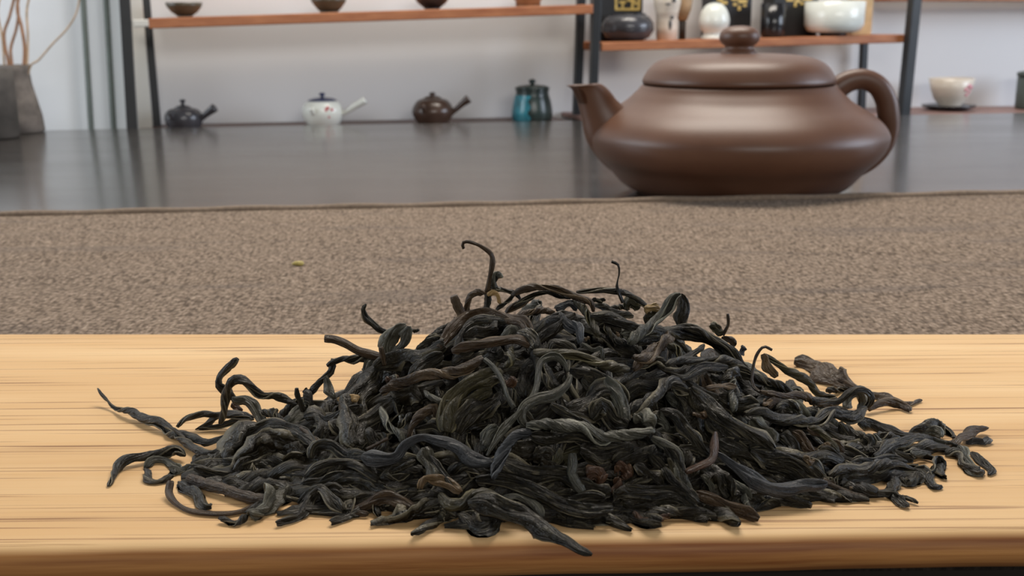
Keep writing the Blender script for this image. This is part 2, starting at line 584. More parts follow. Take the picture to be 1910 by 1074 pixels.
kb = [(34, 103), (33, 98), (29, 93), (25.5, 89), (26, 86), (31, 82), (35.5, 76), (37, 69), (35, 61), (29, 54), (19, 49.5), (8, 48), (0, 47.7)]
v, f = lathe([(0, pz(103))] + [(r * mpp, pz(py)) for r, py in kb], 48)
mesh_obj('knob', v, f, M['clay'], lo)


def pp(px, py, dy=0.0):
    q = on_y(px, py, PY + dy)
    return (q[0] - pc[0], q[1] - PY, q[2] - Z_TAB)


# spout: wide root, S bend, open beak-cut mouth
sp = [(1262, 284, 56), (1218, 280, 62), (1174, 266, 62), (1139, 240, 51), (1118, 206, 37), (1103, 179, 28), (1091, 157, 26)]
D = spline([(*pp(x, y, -0.012 * i / 6), r * mpp) for i, (x, y, r) in enumerate(sp)], 40)
C, R = D[:, :3], D[:, 3]
T = np.gradient(C, axis=0)
T /= np.linalg.norm(T, axis=1)[:, None]
UP = np.array([0, 1.0, 0])
nn = np.cross(UP[None], T)
nn /= np.linalg.norm(nn, axis=1)[:, None]
m = 24
a = np.arange(m) * 2 * math.pi / m
V = C[:, None] + R[:, None, None] * (np.cos(a)[None, :, None] * nn[:, None] + 0.8 * np.sin(a)[None, :, None] * UP[None, None])
# mouth cut: pull the last rings to a level plane
zt = pp(1090, 156)[2]
for k in range(31, 40):
    w = (k - 30) / 9
    for j in range(m):
        V[k, j, 2] = V[k, j, 2] * (1 - w) + w * (zt + 0.0004 * np.cos(a[j]))
        V[k, j, 0] = V[k, j, 0] + w * (-0.0035 if (V[k, j, 0] < C[k, 0]) else -0.0004)
inner = C[-1] + (V[-1] - V[-1].mean(0)) * 0.78
inner = V[-1].mean(0) + (V[-1] - V[-1].mean(0)) * 0.76
deep = inner * 1.0
deep[:, 2] -= 0.010
deep[:, 0] += 0.0035
deep = deep.mean(0) + (deep - deep.mean(0)) * 0.8
V = np.concatenate([V.reshape(-1, 3), inner, deep])
F = [(i * m + j, i * m + (j + 1) % m, (i + 1) * m + (j + 1) % m, (i + 1) * m + j) for i in range(41) for j in range(m)]
F.append(tuple(range(41 * m, 42 * m)))
F = [tuple(reversed(q)) for q in F]
mesh_obj('spout', V, F, M['clay'], pot)
hd = [(1545, 182, 20), (1563, 164, 21), (1585, 151, 20), (1612, 148, 19), (1637, 160, 19.5), (1652, 185, 20), (1657, 214, 20), (1660, 241, 17), (1655, 266, 14), (1644, 289, 10.5), (1627, 309, 7), (1600, 329, 3)]
v, f = tube([pp(x, y, 0.004) for x, y, _ in hd], [r * mpp for *_, r in hd], 60, 20, 0.9, up=(0, 1, 0))
mesh_obj('handle', v, f, M['clay'], pot)

# ------------------------------------------------------------------ shelf units
def post(parent, px_top, px_bot, y_bot, w, off, name='post'):
    a, b = on_shelf(px_top, 0, off), on_shelf(px_bot, y_bot, off)
    d = (a - b) / (a[2] - b[2])
    A, B = a + d * (0.55 - a[2]), b + d * (Z_FLOOR - b[2])
    hw = w * 0.000288
    c = [B - SD * hw, B + SD * hw, B + SD * hw + SN * 2 * hw, B - SD * hw + SN * 2 * hw]
    v, f = prism(c, A - B)
    return bevel(mesh_obj(name, v, f, M['post'], parent, smooth=False), 0.0008)


def board(parent, p, q, h, depth, mat, off=0.0, name='shelf_board'):
    """front top edge from pixel p to pixel q; h = front height in px"""
    a, b = on_shelf(*p, off), on_shelf(*q, off)
    c = [a, b, b + SN * depth, a + SN * depth]
    v, f = prism(c, (0, 0, -h * 0.000575))
    return bevel(mesh_obj(name, v, f, mat, parent, smooth=False), 0.001)


su = empty('shelf_unit', (0, 0, 0), 'open shelf unit of black posts and orange boards holding the kyusu teapots', 'shelf')
post(su, 232, 246, 240, 17, 0.0)
post(su, 270, 291, 236, 17, 0.085)
post(su, 1086, 1078, 220, 16, 0.06)
board(su, (276, 34), (1107, 8), 17, 0.088, M['shelf'], 0.0)
board(su, (250, 250), (1085, 231), 14, 0.107, M['lowshelf'], 0.0)
board(su, (247, 37), (277, 36), 12, 0.012, M['cream'], 0.0, name='bracket')
sv = empty('shelf_unit', (0.2, 0, 0), 'open shelf unit with black posts and orange board behind the clay teapot', 'shelf')
post(sv, 1115, 1109, 160, 15, 0.0)
post(sv, 1618, 1612, 150, 14, 0.09)
post(sv, 1712, 1690, 216, 20, -0.012)
board(sv, (1123, 79), (1698, 64), 16, 0.09, M['shelf'], 0.0)
board(sv, (1100, 222), (2300, 204), 9, 0.107, M['pinkshelf'], 0.0)
board(sv, (1660, -4), (2300, -3), 6, 0.05, M['shelf'], 0.055)
board(sv, (1085, 78), (1112, 77), 14, 0.014, M['shelf'], 0.06, name='bracket')
for o in sv.children:
    o.location = (-0.2, 0, 0)


# ------------------------------------------------------------------ wares on the shelves
def ware(name, px, py, off, label, cat, group=None, rz=0.0):
    """an Empty standing on a shelf: py is the pixel row of the shelf's front edge there; metres per pixel"""
    p = on_shelf(px, py)
    f_ = (p[1] + SN[1] * off) / p[1]
    p = np.array([p[0] * f_, p[1] * f_, p[2]])
    q = np.linalg.norm(on_shelf(px + 50, py) - on_shelf(px, py)) / 50 * f_
    return empty(name, p, label, cat, group, rz), q


LOW_L, LOW_R = ((250, 250), (1085, 231)), ((1100, 222), (2300, 204))
UP_L, UP_R = ((276, 34), (1107, 8)), ((1123, 79), (1698, 64))


def row(ln, px):
    return ln[1] and ln[0][1] + (ln[1][1] - ln[0][1]) * (px - ln[0][0]) / (ln[1][0] - ln[0][0])


def part(name, prof, k, mat, parent, n=32, sx=1, sy=1, loc=None, ns=0):
    """lathe with a profile in pixels"""
    if ns:
        s = spline([(r, 0, z) for r, z in prof], ns)
        prof = [(max(r, 0), z) for r, _, z in s]
        if prof[-1][0] < 0.4:
            prof[-1] = (0, prof[-1][1])
        if prof[0][0] < 0.4:
            prof[0] = (0, prof[0][1])
    v, f = lathe([(r * k, z * k) for r, z in prof], n, sx, sy)
    return mesh_obj(name, v, f, mat, parent, loc=None if loc is None else tuple(c * k for c in loc))


def rod(name, pts, rad, k, mat, parent, n=20, m=10):
    v, f = tube([tuple(c * k for c in p) for p in pts], [r * k for r in rad], n, m, up=(0, 1, 0))
    return mesh_obj(name, v, f, mat, parent)


def kyusu(px, py, label, bm, lm, hm, body, hand, lid_z, knob_z, lr):
    e, k = ware('kyusu', px, row(LOW_L, px), 0.045, label, 'teapot', 'side-handled teapots on the low shelf')
    part('body', body, k, bm, e, 36, ns=24)
    l = part('lid', [(0, lid_z - 1), (lr, lid_z - 1), (lr, lid_z + 1), (lr * 0.7, lid_z + 4), (lr * 0.25, lid_z + 6), (0, lid_z + 6)], k, lm, e)
    part('knob', [(0, lid_z + 5), (3, lid_z + 5), (3, knob_z - 7), (6, knob_z - 4), (5, knob_z - 1), (0, knob_z)], k, lm, l, 16)
    h = rod('handle', hand[0], hand[1], k, hm, e)
    rod('spout', [(-8, -20, 18), (-12, -34, 26), (-14, -42, 36)], [8, 5, 4], k, bm, e)
    return e, k


e, k = kyusu(345, 238, 'grey black kyusu teapot with pale shine, beside the black shelf post', M['greypot'], M['greypot'], M['greypot'],
             [(0, 0), (26, 0), (33, 8), (36, 20), (33, 31), (25, 38), (16, 40)], ([(20, -4, 18), (34, -6, 20), (48, -8, 30), (64, -10, 41)], [8, 5.5, 6.5, 8.5]), 40, 57, 16)
e, k = kyusu(604, 233, 'white porcelain kyusu teapot with cobalt lid and red dots', M['whitepot'], M['cobalt'], M['whitepot'],
             [(0, 0), (24, 0), (33, 8), (38, 22), (37, 35), (30, 45), (22, 48)], ([(28, -6, 22), (44, -8, 26), (60, -10, 36), (82, -12, 48)], [6, 4.5, 6, 7]), 47, 62, 27)
for i, (x, z) in enumerate(((12, 32), (18, 25), (15, 36), (22, 32), (16, 20))):
    y = -math.sqrt(max(37.5 ** 2 - x * x, 0)) + (0.5 if z > 25 else 1.5)
    part('painted_dot', [(0, 0), (3.0, 0.3), (2.5, 1.2), (0, 1.5)], k, M['redpaint'], e, 10, loc=(x, y, z)).rotation_euler = (math.pi / 2, 0, math.atan2(x, 37))
kyusu(808, 227, 'dark brown kyusu teapot with upturned handle, next to the teal jar', M['brownpot'], M['brownpot'], M['brownpot'],
      [(0, 0), (25, 0), (33, 9), (38, 21), (35, 32), (27, 42), (16, 46)], ([(26, -4, 18), (40, -6, 24), (52, -8, 34), (66, -10, 45)], [8, 5, 5.5, 8]), 45, 57, 17)
e, k = ware('tea_jar', 993, row(LOW_L, 993), 0.045, 'teal and dark green glazed lidded jar at the end of low shelf', 'jar')
part('body', [(0, 0), (30, 0), (35, 5), (36, 18), (33, 36), (29, 49), (30, 56), (26, 58)], k, M['darkgreen'], e, 36, ns=24)
l = part('lid', [(0, 55), (30, 55), (31, 60), (24, 63), (9, 65), (0, 65)], k, M['darkgreen'], e)
part('knob', [(0, 64), (4, 64), (3.5, 67), (7, 70), (5, 74), (0, 75)], k, M['darkgreen'], l, 16)
# the teal run of glaze on one side of the jar: a shallow shell on the body
vv, ff = [], []
pr = spline([(35.9, 0, 3), (37.2, 0, 14), (35.6, 0, 26), (33.2, 0, 38), (30.6, 0, 47)], 12)
for i, (r, _, z) in enumerate(pr):
    for j in range(13):
        an = math.radians(186 + 74 * j / 12 + 5 * math.sin(i * 1.3) * (j / 12))
        vv.append((r * k * math.cos(an), r * k * math.sin(an), z * k))
for i in range(11):
    for j in range(12):
        ff.append((i * 13 + j, i * 13 + j + 1, (i + 1) * 13 + j + 1, (i + 1) * 13 + j))
mesh_obj('teal_glaze', vv, ff, M['teal'], e)


def bowl(px, py, off, label, mat, rim, h, foot, cat='bowl', group=None, name='tea_bowl', foot_mat=None):
    e, k = ware(name, px, row(py, px), off, label, cat, group)
    part('body', [(0, 3), (foot, 3), (rim * 0.72, h * 0.38), (rim * 0.93, h * 0.72), (rim, h), (rim - 3, h), (rim * 0.85, h * 0.70), (rim * 0.6, h * 0.4), (0, 8)], k, mat, e, 36)
    part('foot_ring', [(0, 0), (foot, 0), (foot, 4), (0, 4)], k, foot_mat or mat, e, 24)
    return e, k


G = 'bowls on the upper shelf'
bowl(345, UP_L, 0.05, 'dark olive tea bowl near the black post, first on the upper shelf', M['olivebowl'], 35, 28, 14, group=G)
bowl(614, UP_L, 0.05, 'olive brown tea bowl in the middle of the upper shelf', M['olivebowl'], 34, 28, 17, group=G)
bowl(806, UP_L, 0.05, 'black tea bowl with round belly on the upper shelf', M['blackglaze'], 37, 34, 14, group=G)
bowl(985, UP_L, 0.05, 'small tan brown bowl at the far end of the upper shelf', M['tanbowl'], 31, 26, 22, group=G)


def gift(px, py, off, w, h, emb, label):
    e, k = ware('tea_box', px, row(py, px), off, label, 'box', 'black boxes with gold emblems')
    v, f = box(0, w * k * 0.25, h * k / 2, w * k, w * k * 0.5, h * k)
    bevel(mesh_obj('carton', v, f, M['boxblack'], e, smooth=False), 0.001)
    for i, (x, z, a, b) in enumerate(emb):
        v, f = box(x * k, -0.0004, (z - 10) * k, a * k, 0.0008, b * k)
        mesh_obj('gold_emblem', v, f, M['gold'], e, smooth=False)
    e.rotation_euler = (0, 0, math.atan(SH_K))


fr_ = [(-8, 76, 4, 26), (34, 76, 4, 26), (13, 88, 44, 4), (13, 64, 44, 4), (4, 76, 12, 4), (4, 71, 4, 10), (20, 79, 14, 4), (22, 71, 4, 12), (13, 83, 4, 8), (28, 74, 5, 5)]
gift(1156, UP_R, 0.062, 84, 118, fr_, 'black tea box with square gold frame emblem behind the grey bowl')
ir = [(-22, 74, 10, 6), (-10, 80, 16, 5), (-14, 69, 12, 5), (6, 76, 14, 7), (18, 82, 18, 5), (20, 71, 16, 6), (6, 66, 7, 5), (14, 60, 5, 8), (-2, 84, 10, 4), (24, 64, 6, 4)]
gift(1362, UP_R, 0.062, 76, 118, ir, 'black tea box with blotchy gold emblem behind the white egg-shaped stand')
ir2 = [(-20, 76, 12, 6), (-8, 82, 16, 5), (-12, 70, 14, 5), (6, 78, 12, 7), (20, 82, 16, 5), (19, 72, 18, 6), (2, 68, 9, 5), (-2, 62, 5, 7), (10, 64, 6, 5)]
gift(1482, UP_R, 0.062, 82, 118, ir2, 'black tea box with gold emblem between the black cup and white bowl')
e, k = ware('tea_bowl', 1170, row(UP_R, 1170), 0.04, 'wide round grey black bowl with soft shine, in front of framed emblem box', 'bowl', 'wares on the orange shelf')
part('body', [(0, 0), (24, 0), (38, 6), (46, 18), (45, 30), (38, 41), (31, 45), (29, 44), (38, 30), (36, 14), (0, 5)], k, M['greypot'], e, 40)
part('rim', [(28, 43), (32, 45), (31, 47), (28, 46)], k, M['blackglaze'], e, 40)
e, k = ware('tall_cup', 1243, row(UP_R, 1243), 0.035, 'tall white patterned cup with a dark brush mark', 'cup', 'wares on the orange shelf')
part('body', [(0, 0), (17, 0), (19, 22), (18, 40), (23, 60), (25, 90), (23, 90), (19, 40), (0, 4)], k, M['creampot'], e)
for x, z, a, b in ((3, 26, 4, 18), (6, 38, 5, 6), (-2, 60, 8, 4), (8, 66, 6, 7)):
    part('brush_mark', [(0, 0), (a / 2 + 1, 0.2), (a / 2, 1), (0, 1.2)], k, M['greypot'], e, 8, 1, b / (a + 2), loc=(x, -18.5 if z < 45 else -23.5, z)).rotation_euler = (math.pi / 2, 0, 0)
e, k = ware('tea_whisk', 1272, row(UP_R, 1272), 0.05, 'brown bamboo tea whisk on its dark handle beside tall cup', 'whisk', 'wares on the orange shelf')
part('handle', [(0, 0), (6, 0), (6, 34), (0, 34)], k, M['darkwood'], e, 16)
part('tines', [(0, 32), (7, 32), (14, 50), (17, 72), (12, 84), (0, 86)], k, M['whisk'], e, 24)
e, k = ware('whisk_stand', 1331, row(UP_R, 1331), 0.03, 'white egg-shaped porcelain whisk stand beside the teapot lid knob', 'stand', 'wares on the orange shelf')
part('body', [(0, 0), (21, 0), (19, 6), (17, 10), (22, 16), (26, 26), (25, 38), (20, 50), (12, 58), (0, 61)], k, M['whitepot'], e, ns=30)
e, k = ware('tea_cup', 1440, row(UP_R, 1440), 0.035, 'black glazed cylindrical tea cup with pale shine on its side', 'cup', 'wares on the orange shelf')
part('body', [(0, 0), (16, 0), (20, 6), (21, 56), (19, 56), (18, 8), (0, 5)], k, M['blackglaze'], e)
e, k = ware('tea_bowl', 1554, row(UP_R, 1554), 0.03, 'white straight-sided tea bowl on a low foot near the tan board', 'bowl', 'wares on the orange shelf')
part('body', [(0, 5), (30, 5), (43, 9), (48, 18), (49, 55), (46, 56), (44, 18), (0, 9)], k, M['whitepot'], e, 40)
part('foot_ring', [(0, 0), (22, 0), (22, 6), (0, 6)], k, M['blackglaze'], e, 24)
e, k = ware('wooden_block', 1606, row(UP_R, 1606), 0.06, 'upright tan bamboo block at the end of the orange shelf', 'block', 'wares on the orange shelf')
v, f = box(0, 0.012, 42 * k, 34 * k, 0.024, 84 * k)
bevel(mesh_obj('wooden_panel', v, f, M['bamboo_tan'], e, smooth=False), 0.001)
e, k = ware('saucer', 1768, row(LOW_R, 1768), 0.06, 'black saucer under the white flowered cup on the low shelf', 'saucer')
part('plate', [(0, 0), (26, 0), (40, 5), (42, 8), (38, 8), (24, 4), (0, 4)], k, M['blackglaze'], e, 36)
e, k = ware('tea_cup', 1770, row(LOW_R, 1768), 0.06, 'white cup with pink flower and flared rim, on black saucer', 'cup')
e.location.z += 4.2 * k
part('body', [(0, 0), (17, 0), (18, 5), (26, 14), (31, 28), (35, 46), (33, 46), (28, 28), (22, 14), (0, 6)], k, M['creampot'], e, 36)
for x, z in ((12, 30), (19, 27), (15, 22), (22, 33), (17, 35)):
    r = 24.5 + (z - 14) * 0.33 + 1
    y = -math.sqrt(max(r * r - x * x, 1))
    part('painted_petal', [(0, 0), (4, 0.3), (3, 1.2), (0, 1.5)], k, M['pinkpaint'], e, 10, loc=(x, y, z)).rotation_euler = (math.pi / 2, 0, math.atan2(x, 30))
e, k = ware('grey_canister', 1926, row(LOW_R, 1926), 0.06, 'grey green canister partly out of frame on the low shelf', 'canister')
part('body', [(0, 0), (26, 0), (27, 4), (27, 48), (24, 50), (0, 50)], k, M['strip'], e)
part('lid', [(0, 50), (28, 50), (28, 56), (20, 58), (0, 58)], k, M['strip'], e)

# ------------------------------------------------------------------ vase with willow branches
vp = on_z(40, 247, Z_TAB)
e = empty('vase', vp, 'rough grey stoneware vase standing at the far edge of the black table', 'vase')
k = np.linalg.norm(on_y(86, 240, vp[1]) - on_y(36, 240, vp[1])) / 50
part('body', [(0, 0), (38, 0), (42, 3), (40, 30), (34, 60), (28, 88), (26, 112), (29, 124), (26, 124), (22, 110), (22, 60), (0, 10)], k, M['vase'], e, 40)
vd = on_z(-9, 258, Z_TAB)
e2 = empty('dark_jar', vd, 'dark grey brown jar beside the rough stoneware vase at frame edge', 'jar')
part('body', [(0, 0), (36, 0), (41, 4), (42, 100), (40, 122), (36, 122), (34, 20), (0, 8)], k, M['vase_dark'], e2, 32)
sticks = (
    ([(20, 190), (16, 120), (10, 90), (8, 60), (18, 30), (30, -20), (36, -60)], 3.2, 'branch', 'curly brown willow branch bending outward over the vase rim'),
    ([(26, 190), (22, 120), (20, 90), (30, 55), (34, 20), (28, -30), (30, -70)], 3.0, 'branch', 'slender willow branch crossing the middle of the bunch'),
    ([(40, 190), (44, 130), (46, 90), (40, 50), (32, 15), (40, -30), (44, -70)], 3.6, 'branch', 'thicker brown willow branch near the vase centre, rising steeply'),
    ([(44, 190), (50, 130), (52, 70), (50, 20), (58, -20), (64, -60)], 2.4, 'branch_pale', 'thin pale willow branch rising straight beside the thick one'),
    ([(46, 190), (56, 126), (72, 112), (98, 82), (124, 55), (142, 25), (150, -15), (156, -60)], 1.9, 'branch_pale', 'thin pale willow branch leaning far out across the white panel'),
    ([(14, 190), (8, 120), (4, 70), (-4, 20), (6, -30), (10, -60)], 2.2, 'branch_pale', 'thin willow branch at the outer edge above the dark jar'),
)
for pts, r, mt, lab in sticks:
    Q = [on_y(x, y, vp[1]) for x, y in pts]
    v, f = tube(Q, [r * k * (1 - 0.25 * i / len(Q)) for i in range(len(Q))], 40, 8, up=(0, 1, 0))
    tag(mesh_obj('willow_branch', v, f, M[mt]), lab, 'branch', 'willow branches in the stoneware vase')
# ------------------------------------------------------------------ the heap of tea leaves
CROPS = dict(L=(160, 640, 2.983), M=(560, 640, 2.983), C=(880, 640, 2.619), R=(1240, 640, 2.984), W=(1500, 640, 3.356), A=(580, 430, 3.702), T=(960, 460, 3.836))
HX, HY, HTOP = 0.008, 0.207, 0.0262


def heap(x, y):
    ax = np.where(x < HX, 0.078, 0.080)
    by = np.where(y < HY, 0.048, 0.044)
    r = np.sqrt(((x - HX) / ax) ** 2 + ((y - HY) / by) ** 2)
    r = np.where(y < HY, np.clip(r, 0, 1) ** (1 + 0.35 * np.clip((HY - y) / 0.03, 0, 1)), r)
    return HTOP * 0.5 * (1 + np.cos(np.pi * np.clip(r, 0, 1)))


def heap_hit(px, py):
    """where the line of sight meets the heap or the board; (t, height of the heap there)"""
    d = ray(px, py)
    t = np.linspace(0.13, 0.33, 900)
    x, y, z = (CAMP[i] + d[i] * t for i in range(3))
    k = np.argmax(z < heap(x, y)) if (z < heap(x, y)).any() else -1
    if k <= 0:
        return 0.0, -1.0
    return t[k], float(heap(x[k], y[k]))


class Wob:
    """smooth random function of s in 0..1"""

    def __init__(s, rng, fmax=4, k=4):
        s.a = rng.normal(size=k) / np.sqrt(k)
        s.f = rng.uniform(0.6, fmax, k) * 2 * np.pi
        s.p = rng.uniform(0, 6.28, k)

    def __call__(s, t):
        return (s.a[None] * np.sin(np.asarray(t)[:, None] * s.f[None] + s.p[None])).sum(1)


def leaf_geo(P, W, style, rng, coarse=1.0, taper=(0.16, 0.16), floor_z=0.00025):
    """one dry leaf or stalk: P control points (m), W full width per control point (m)"""
    P = np.asarray(P, float)
    L = np.linalg.norm(np.diff(P, axis=0), axis=1).sum()
    n = int(np.clip(L / (0.00065 * coarse), 10, 64))
    D = spline(np.hstack([P, np.asarray(W, float)[:, None]]), n)
    C, w = D[:, :3], D[:, 3]
    s = np.linspace(0, 1, n)
    wm = w.mean()
    T = np.gradient(C, axis=0)
    T /= np.linalg.norm(T, axis=1)[:, None] + 1e-12
    V = CAMP[None] - C
    V /= np.linalg.norm(V, axis=1)[:, None]
    # leaves lie half against the slope, half turned to the light
    V = V + np.array([0, 0, 0.35])[None]
    B = np.cross(T, V)
    bl = np.linalg.norm(B, axis=1)[:, None]
    B = np.where(bl > 0.05, B / (bl + 1e-9), np.array([1.0, 0, 0])[None])
    N = np.cross(B, T)
    freq = max(1.5, L / 0.009)
    if style != 's':
        amp = {'t': 0.16, 'f': 0.10, 'c': 0.12}[style] * wm
        C = C + B * (amp * Wob(rng, freq)(s))[:, None] + N * (amp * Wob(rng, freq)(s))[:, None]
    else:
        C = C + B * (0.06 * wm * Wob(rng, freq)(s))[:, None]
    ends = np.minimum(np.clip(s / taper[0], 0, 1), np.clip((1 - s) / taper[1], 0, 1))
    if style == 's':
        hw = 0.58 * w * (0.86 + 0.14 * np.sqrt(np.clip(ends * 4, 0, 1))) * (1 + 0.07 * Wob(rng, freq * 1.5)(s))
        m = 10
        a = np.arange(m) * 2 * np.pi / m
        rr = 1 + 0.10 * np.sin(2 * a[None] + 3 * Wob(rng, 2)(s)[:, None]) + 0.06 * np.sin(5 * a[None] + 1)
        X, Y = rr * np.cos(a)[None] * hw[:, None], rr * np.sin(a)[None] * hw[:, None] * 0.9
        G = C[:, None] + X[..., None] * B[:, None] + Y[..., None] * N[:, None]
        uu = 0.2 + 0.5 * np.abs(np.sin(a / 2))
        uv = np.stack([np.broadcast_to(uu[None], (n, m)), np.broadcast_to((s * L * 1000)[:, None], (n, m))], -1)
        F = [(i * m + j, i * m + (j + 1) % m, (i + 1) * m + (j + 1) % m, (i + 1) * m + j) for i in range(n - 1) for j in range(m)]
        F += [tuple(range(m))[::-1], tuple(range((n - 1) * m, n * m))]
        G = G.reshape(-1, 3)
        G[:, 2] = np.maximum(G[:, 2], floor_z)
        return G, F, uv.reshape(-1, 2)
    w = w * {'t': 1.15, 'f': 1.3, 'c': 1.25}[style]
    hw = 0.5 * w * (0.42 + 0.58 * ends ** 0.7) * (1 + 0.13 * Wob(rng, freq)(s))
    m = 19 if coarse <= 1.3 else 7
    u = np.linspace(-1, 1, m)[None]
    tri = lambda q: (2 / np.pi) * np.arcsin(0.97 * np.sin(q))
    crk = sum(rng.normal() * np.sin(rng.uniform(0.5, 1.6) * 2 * np.pi * L / 0.0034 * s[:, None] + rng.uniform(-7, 7) * u + rng.uniform(0, 6.28)) for _ in range(5)) / 2.2
    if style == 't':                       # rolled up and wrung
        tw = rng.uniform(0.5, 1.4) * rng.choice([-1, 1]) * max(1.0, L / 0.016)
        a0 = 2 * np.pi * tw * s + rng.uniform(0, 6.28) + 0.5 * Wob(rng, freq)(s)
        span = np.pi * (0.95 + 0.30 * Wob(rng, freq * 0.7)(s))
        th = a0[:, None] + u * span[:, None]
        rad = 0.74 + 0.26 * u + 0.20 * tri(rng.uniform(2.6, 4.2) * np.pi * u + 2.5 * Wob(rng, freq * 0.6)(s)[:, None]) + 0.06 * crk
        X, Y = rad * np.cos(th), 0.88 * rad * np.sin(th)
    else:
        A = (0.20 if style == 'f' else 0.34) * (1 + 0.6 * Wob(rng, freq)(s))[:, None]
        ph = (1.6 * Wob(rng, freq * 0.5)(s) + rng.uniform(0, 6.28))[:, None]
        q = rng.uniform(1.1, 1.9) if style == 'f' else rng.uniform(1.6, 2.6)
        roll = (0.55 if style == 'f' else 0.8) * Wob(rng, freq * 0.45)(s)[:, None]
        cup = rng.uniform(0.15, 0.55) * (1 + 0.5 * Wob(rng, freq * 0.6)(s))[:, None]
        X = u * (1 + 0.18 * np.where(u > 0, Wob(rng, freq * 1.6)(s)[:, None], Wob(rng, freq * 1.6)(s)[:, None]))
        X = X - 0.10 * np.sin(2 * np.pi * u + ph)
        Y = A * tri(np.pi * q * u + ph) + 0.10 * tri(np.pi * rng.uniform(3, 5) * u + 2 * Wob(rng, freq * 0.5)(s)[:, None]) + (0.07 if style == 'f' else 0.12) * crk - cup * u * u + (0.10 if style == 'f' else 0.22) * Wob(rng, freq * 2.4)(s)[:, None] * u
        # margins curl over
        curl = np.clip(np.abs(u) - 0.62, 0, 1) * (1.0 + 0.8 * np.where(u > 0, Wob(rng, freq)(s)[:, None], Wob(rng, freq)(s)[:, None]))
        X = X - np.sign(u) * curl * 0.55
        Y = Y - curl * 1.0
        c, d = np.cos(roll), np.sin(roll)
        X, Y = X * c - Y * d, X * d + Y * c
    X, Y = X * hw[:, None], Y * hw[:, None]
    gx, gy = np.gradient(X, axis=1), np.gradient(Y, axis=1)
    gl = np.hypot(gx, gy) + 1e-9
    nx, ny = -gy / gl, gx / gl
    th = np.minimum(0.00013, hw * 0.16)[:, None] * (1.15 - 0.5 * np.abs(u) ** 4)
    X2 = np.concatenate([X + nx * th, (X - nx * th)[:, ::-1]], 1)
    Y2 = np.concatenate([Y + ny * th, (Y - ny * th)[:, ::-1]], 1)
    M2 = 2 * m
    G = C[:, None] + X2[..., None] * B[:, None] + Y2[..., None] * N[:, None]
    uu = np.concatenate([(u[0] + 1) / 2, ((u[0] + 1) / 2)[::-1]])
    uv = np.stack([np.broadcast_to(uu[None], (n, M2)), np.broadcast_to((s * L * 1000)[:, None], (n, M2))], -1)
    F = [(i * M2 + j, i * M2 + (j + 1) % M2, (i + 1) * M2 + (j + 1) % M2, (i + 1) * M2 + j) for i in range(n - 1) for j in range(M2)]
    for base in (0, (n - 1) * M2):
        for j in range(m - 1):
            q = (base + j, base + j + 1, base + M2 - 2 - j, base + M2 - 1 - j)
            F.append(q if base else q[::-1])
    G = G.reshape(-1, 3)
    G[:, 2] = np.maximum(G[:, 2], floor_z)
    return G, F, uv.reshape(-1, 2)


def place(pts, width_px, opt, rng):
    """pixel trace -> control points lying on the heap, the board or standing up from it"""
    hit = [heap_hit(*p) for p in pts]
    t = np.array([h[0] for h in hit])
    hh = np.array([h[1] for h in hit])
    ok = (hh > 0.0004) | ((hh >= -0.5) & ('b' in opt['m']))
    D = np.array([ray(*p) for p in pts])
    if not ok.any():
        t[:] = HY / D[:, 1].mean()
        ok[:] = True
    anchor = int(np.argmax(np.where(ok, hh - 0.0 * t, -1)))
    lift = opt['l'] * 0.001
    if 'v' in opt['m']:
        # stands up: at the depth of its root, leaning slightly away
        y0 = (D[anchor] * t[anchor])[1] if hh[anchor] > 0.0004 else HY
        y0 = min(y0, HY + 0.012)
        y0 = max(y0, HY - 0.012) if hh[anchor] > 0.018 else y0
        t = (y0 - lift) / D[:, 1]
    else:
        lim = 1.1
        for rng_ in (range(anchor + 1, len(t)), range(anchor - 1, -1, -1)):
            for i in rng_:
                j = i - 1 if i > anchor else i + 1
                lat = np.linalg.norm(D[i] - D[j]) * t[j]
                if not ok[i]:
                    t[i] = t[j]
                t[i] = np.clip(t[i], t[j] - lim * lat, t[j] + lim * lat)
        k = np.convolve(np.pad(t, 1, mode='edge'), [0.25, 0.5, 0.25], 'valid')
        t = k - lift
    P = CAMP[None] + D * t[:, None]
    W = width_px * t / FPX
    rad = 0.28 * W
    low = P[:, 2] < rad
    if low.any():
        t2 = np.where(low, (rad - CAM_H) / D[:, 2], t)
        P = CAMP[None] + D * t2[:, None]
        W = width_px * t2 / FPX
    return P, W


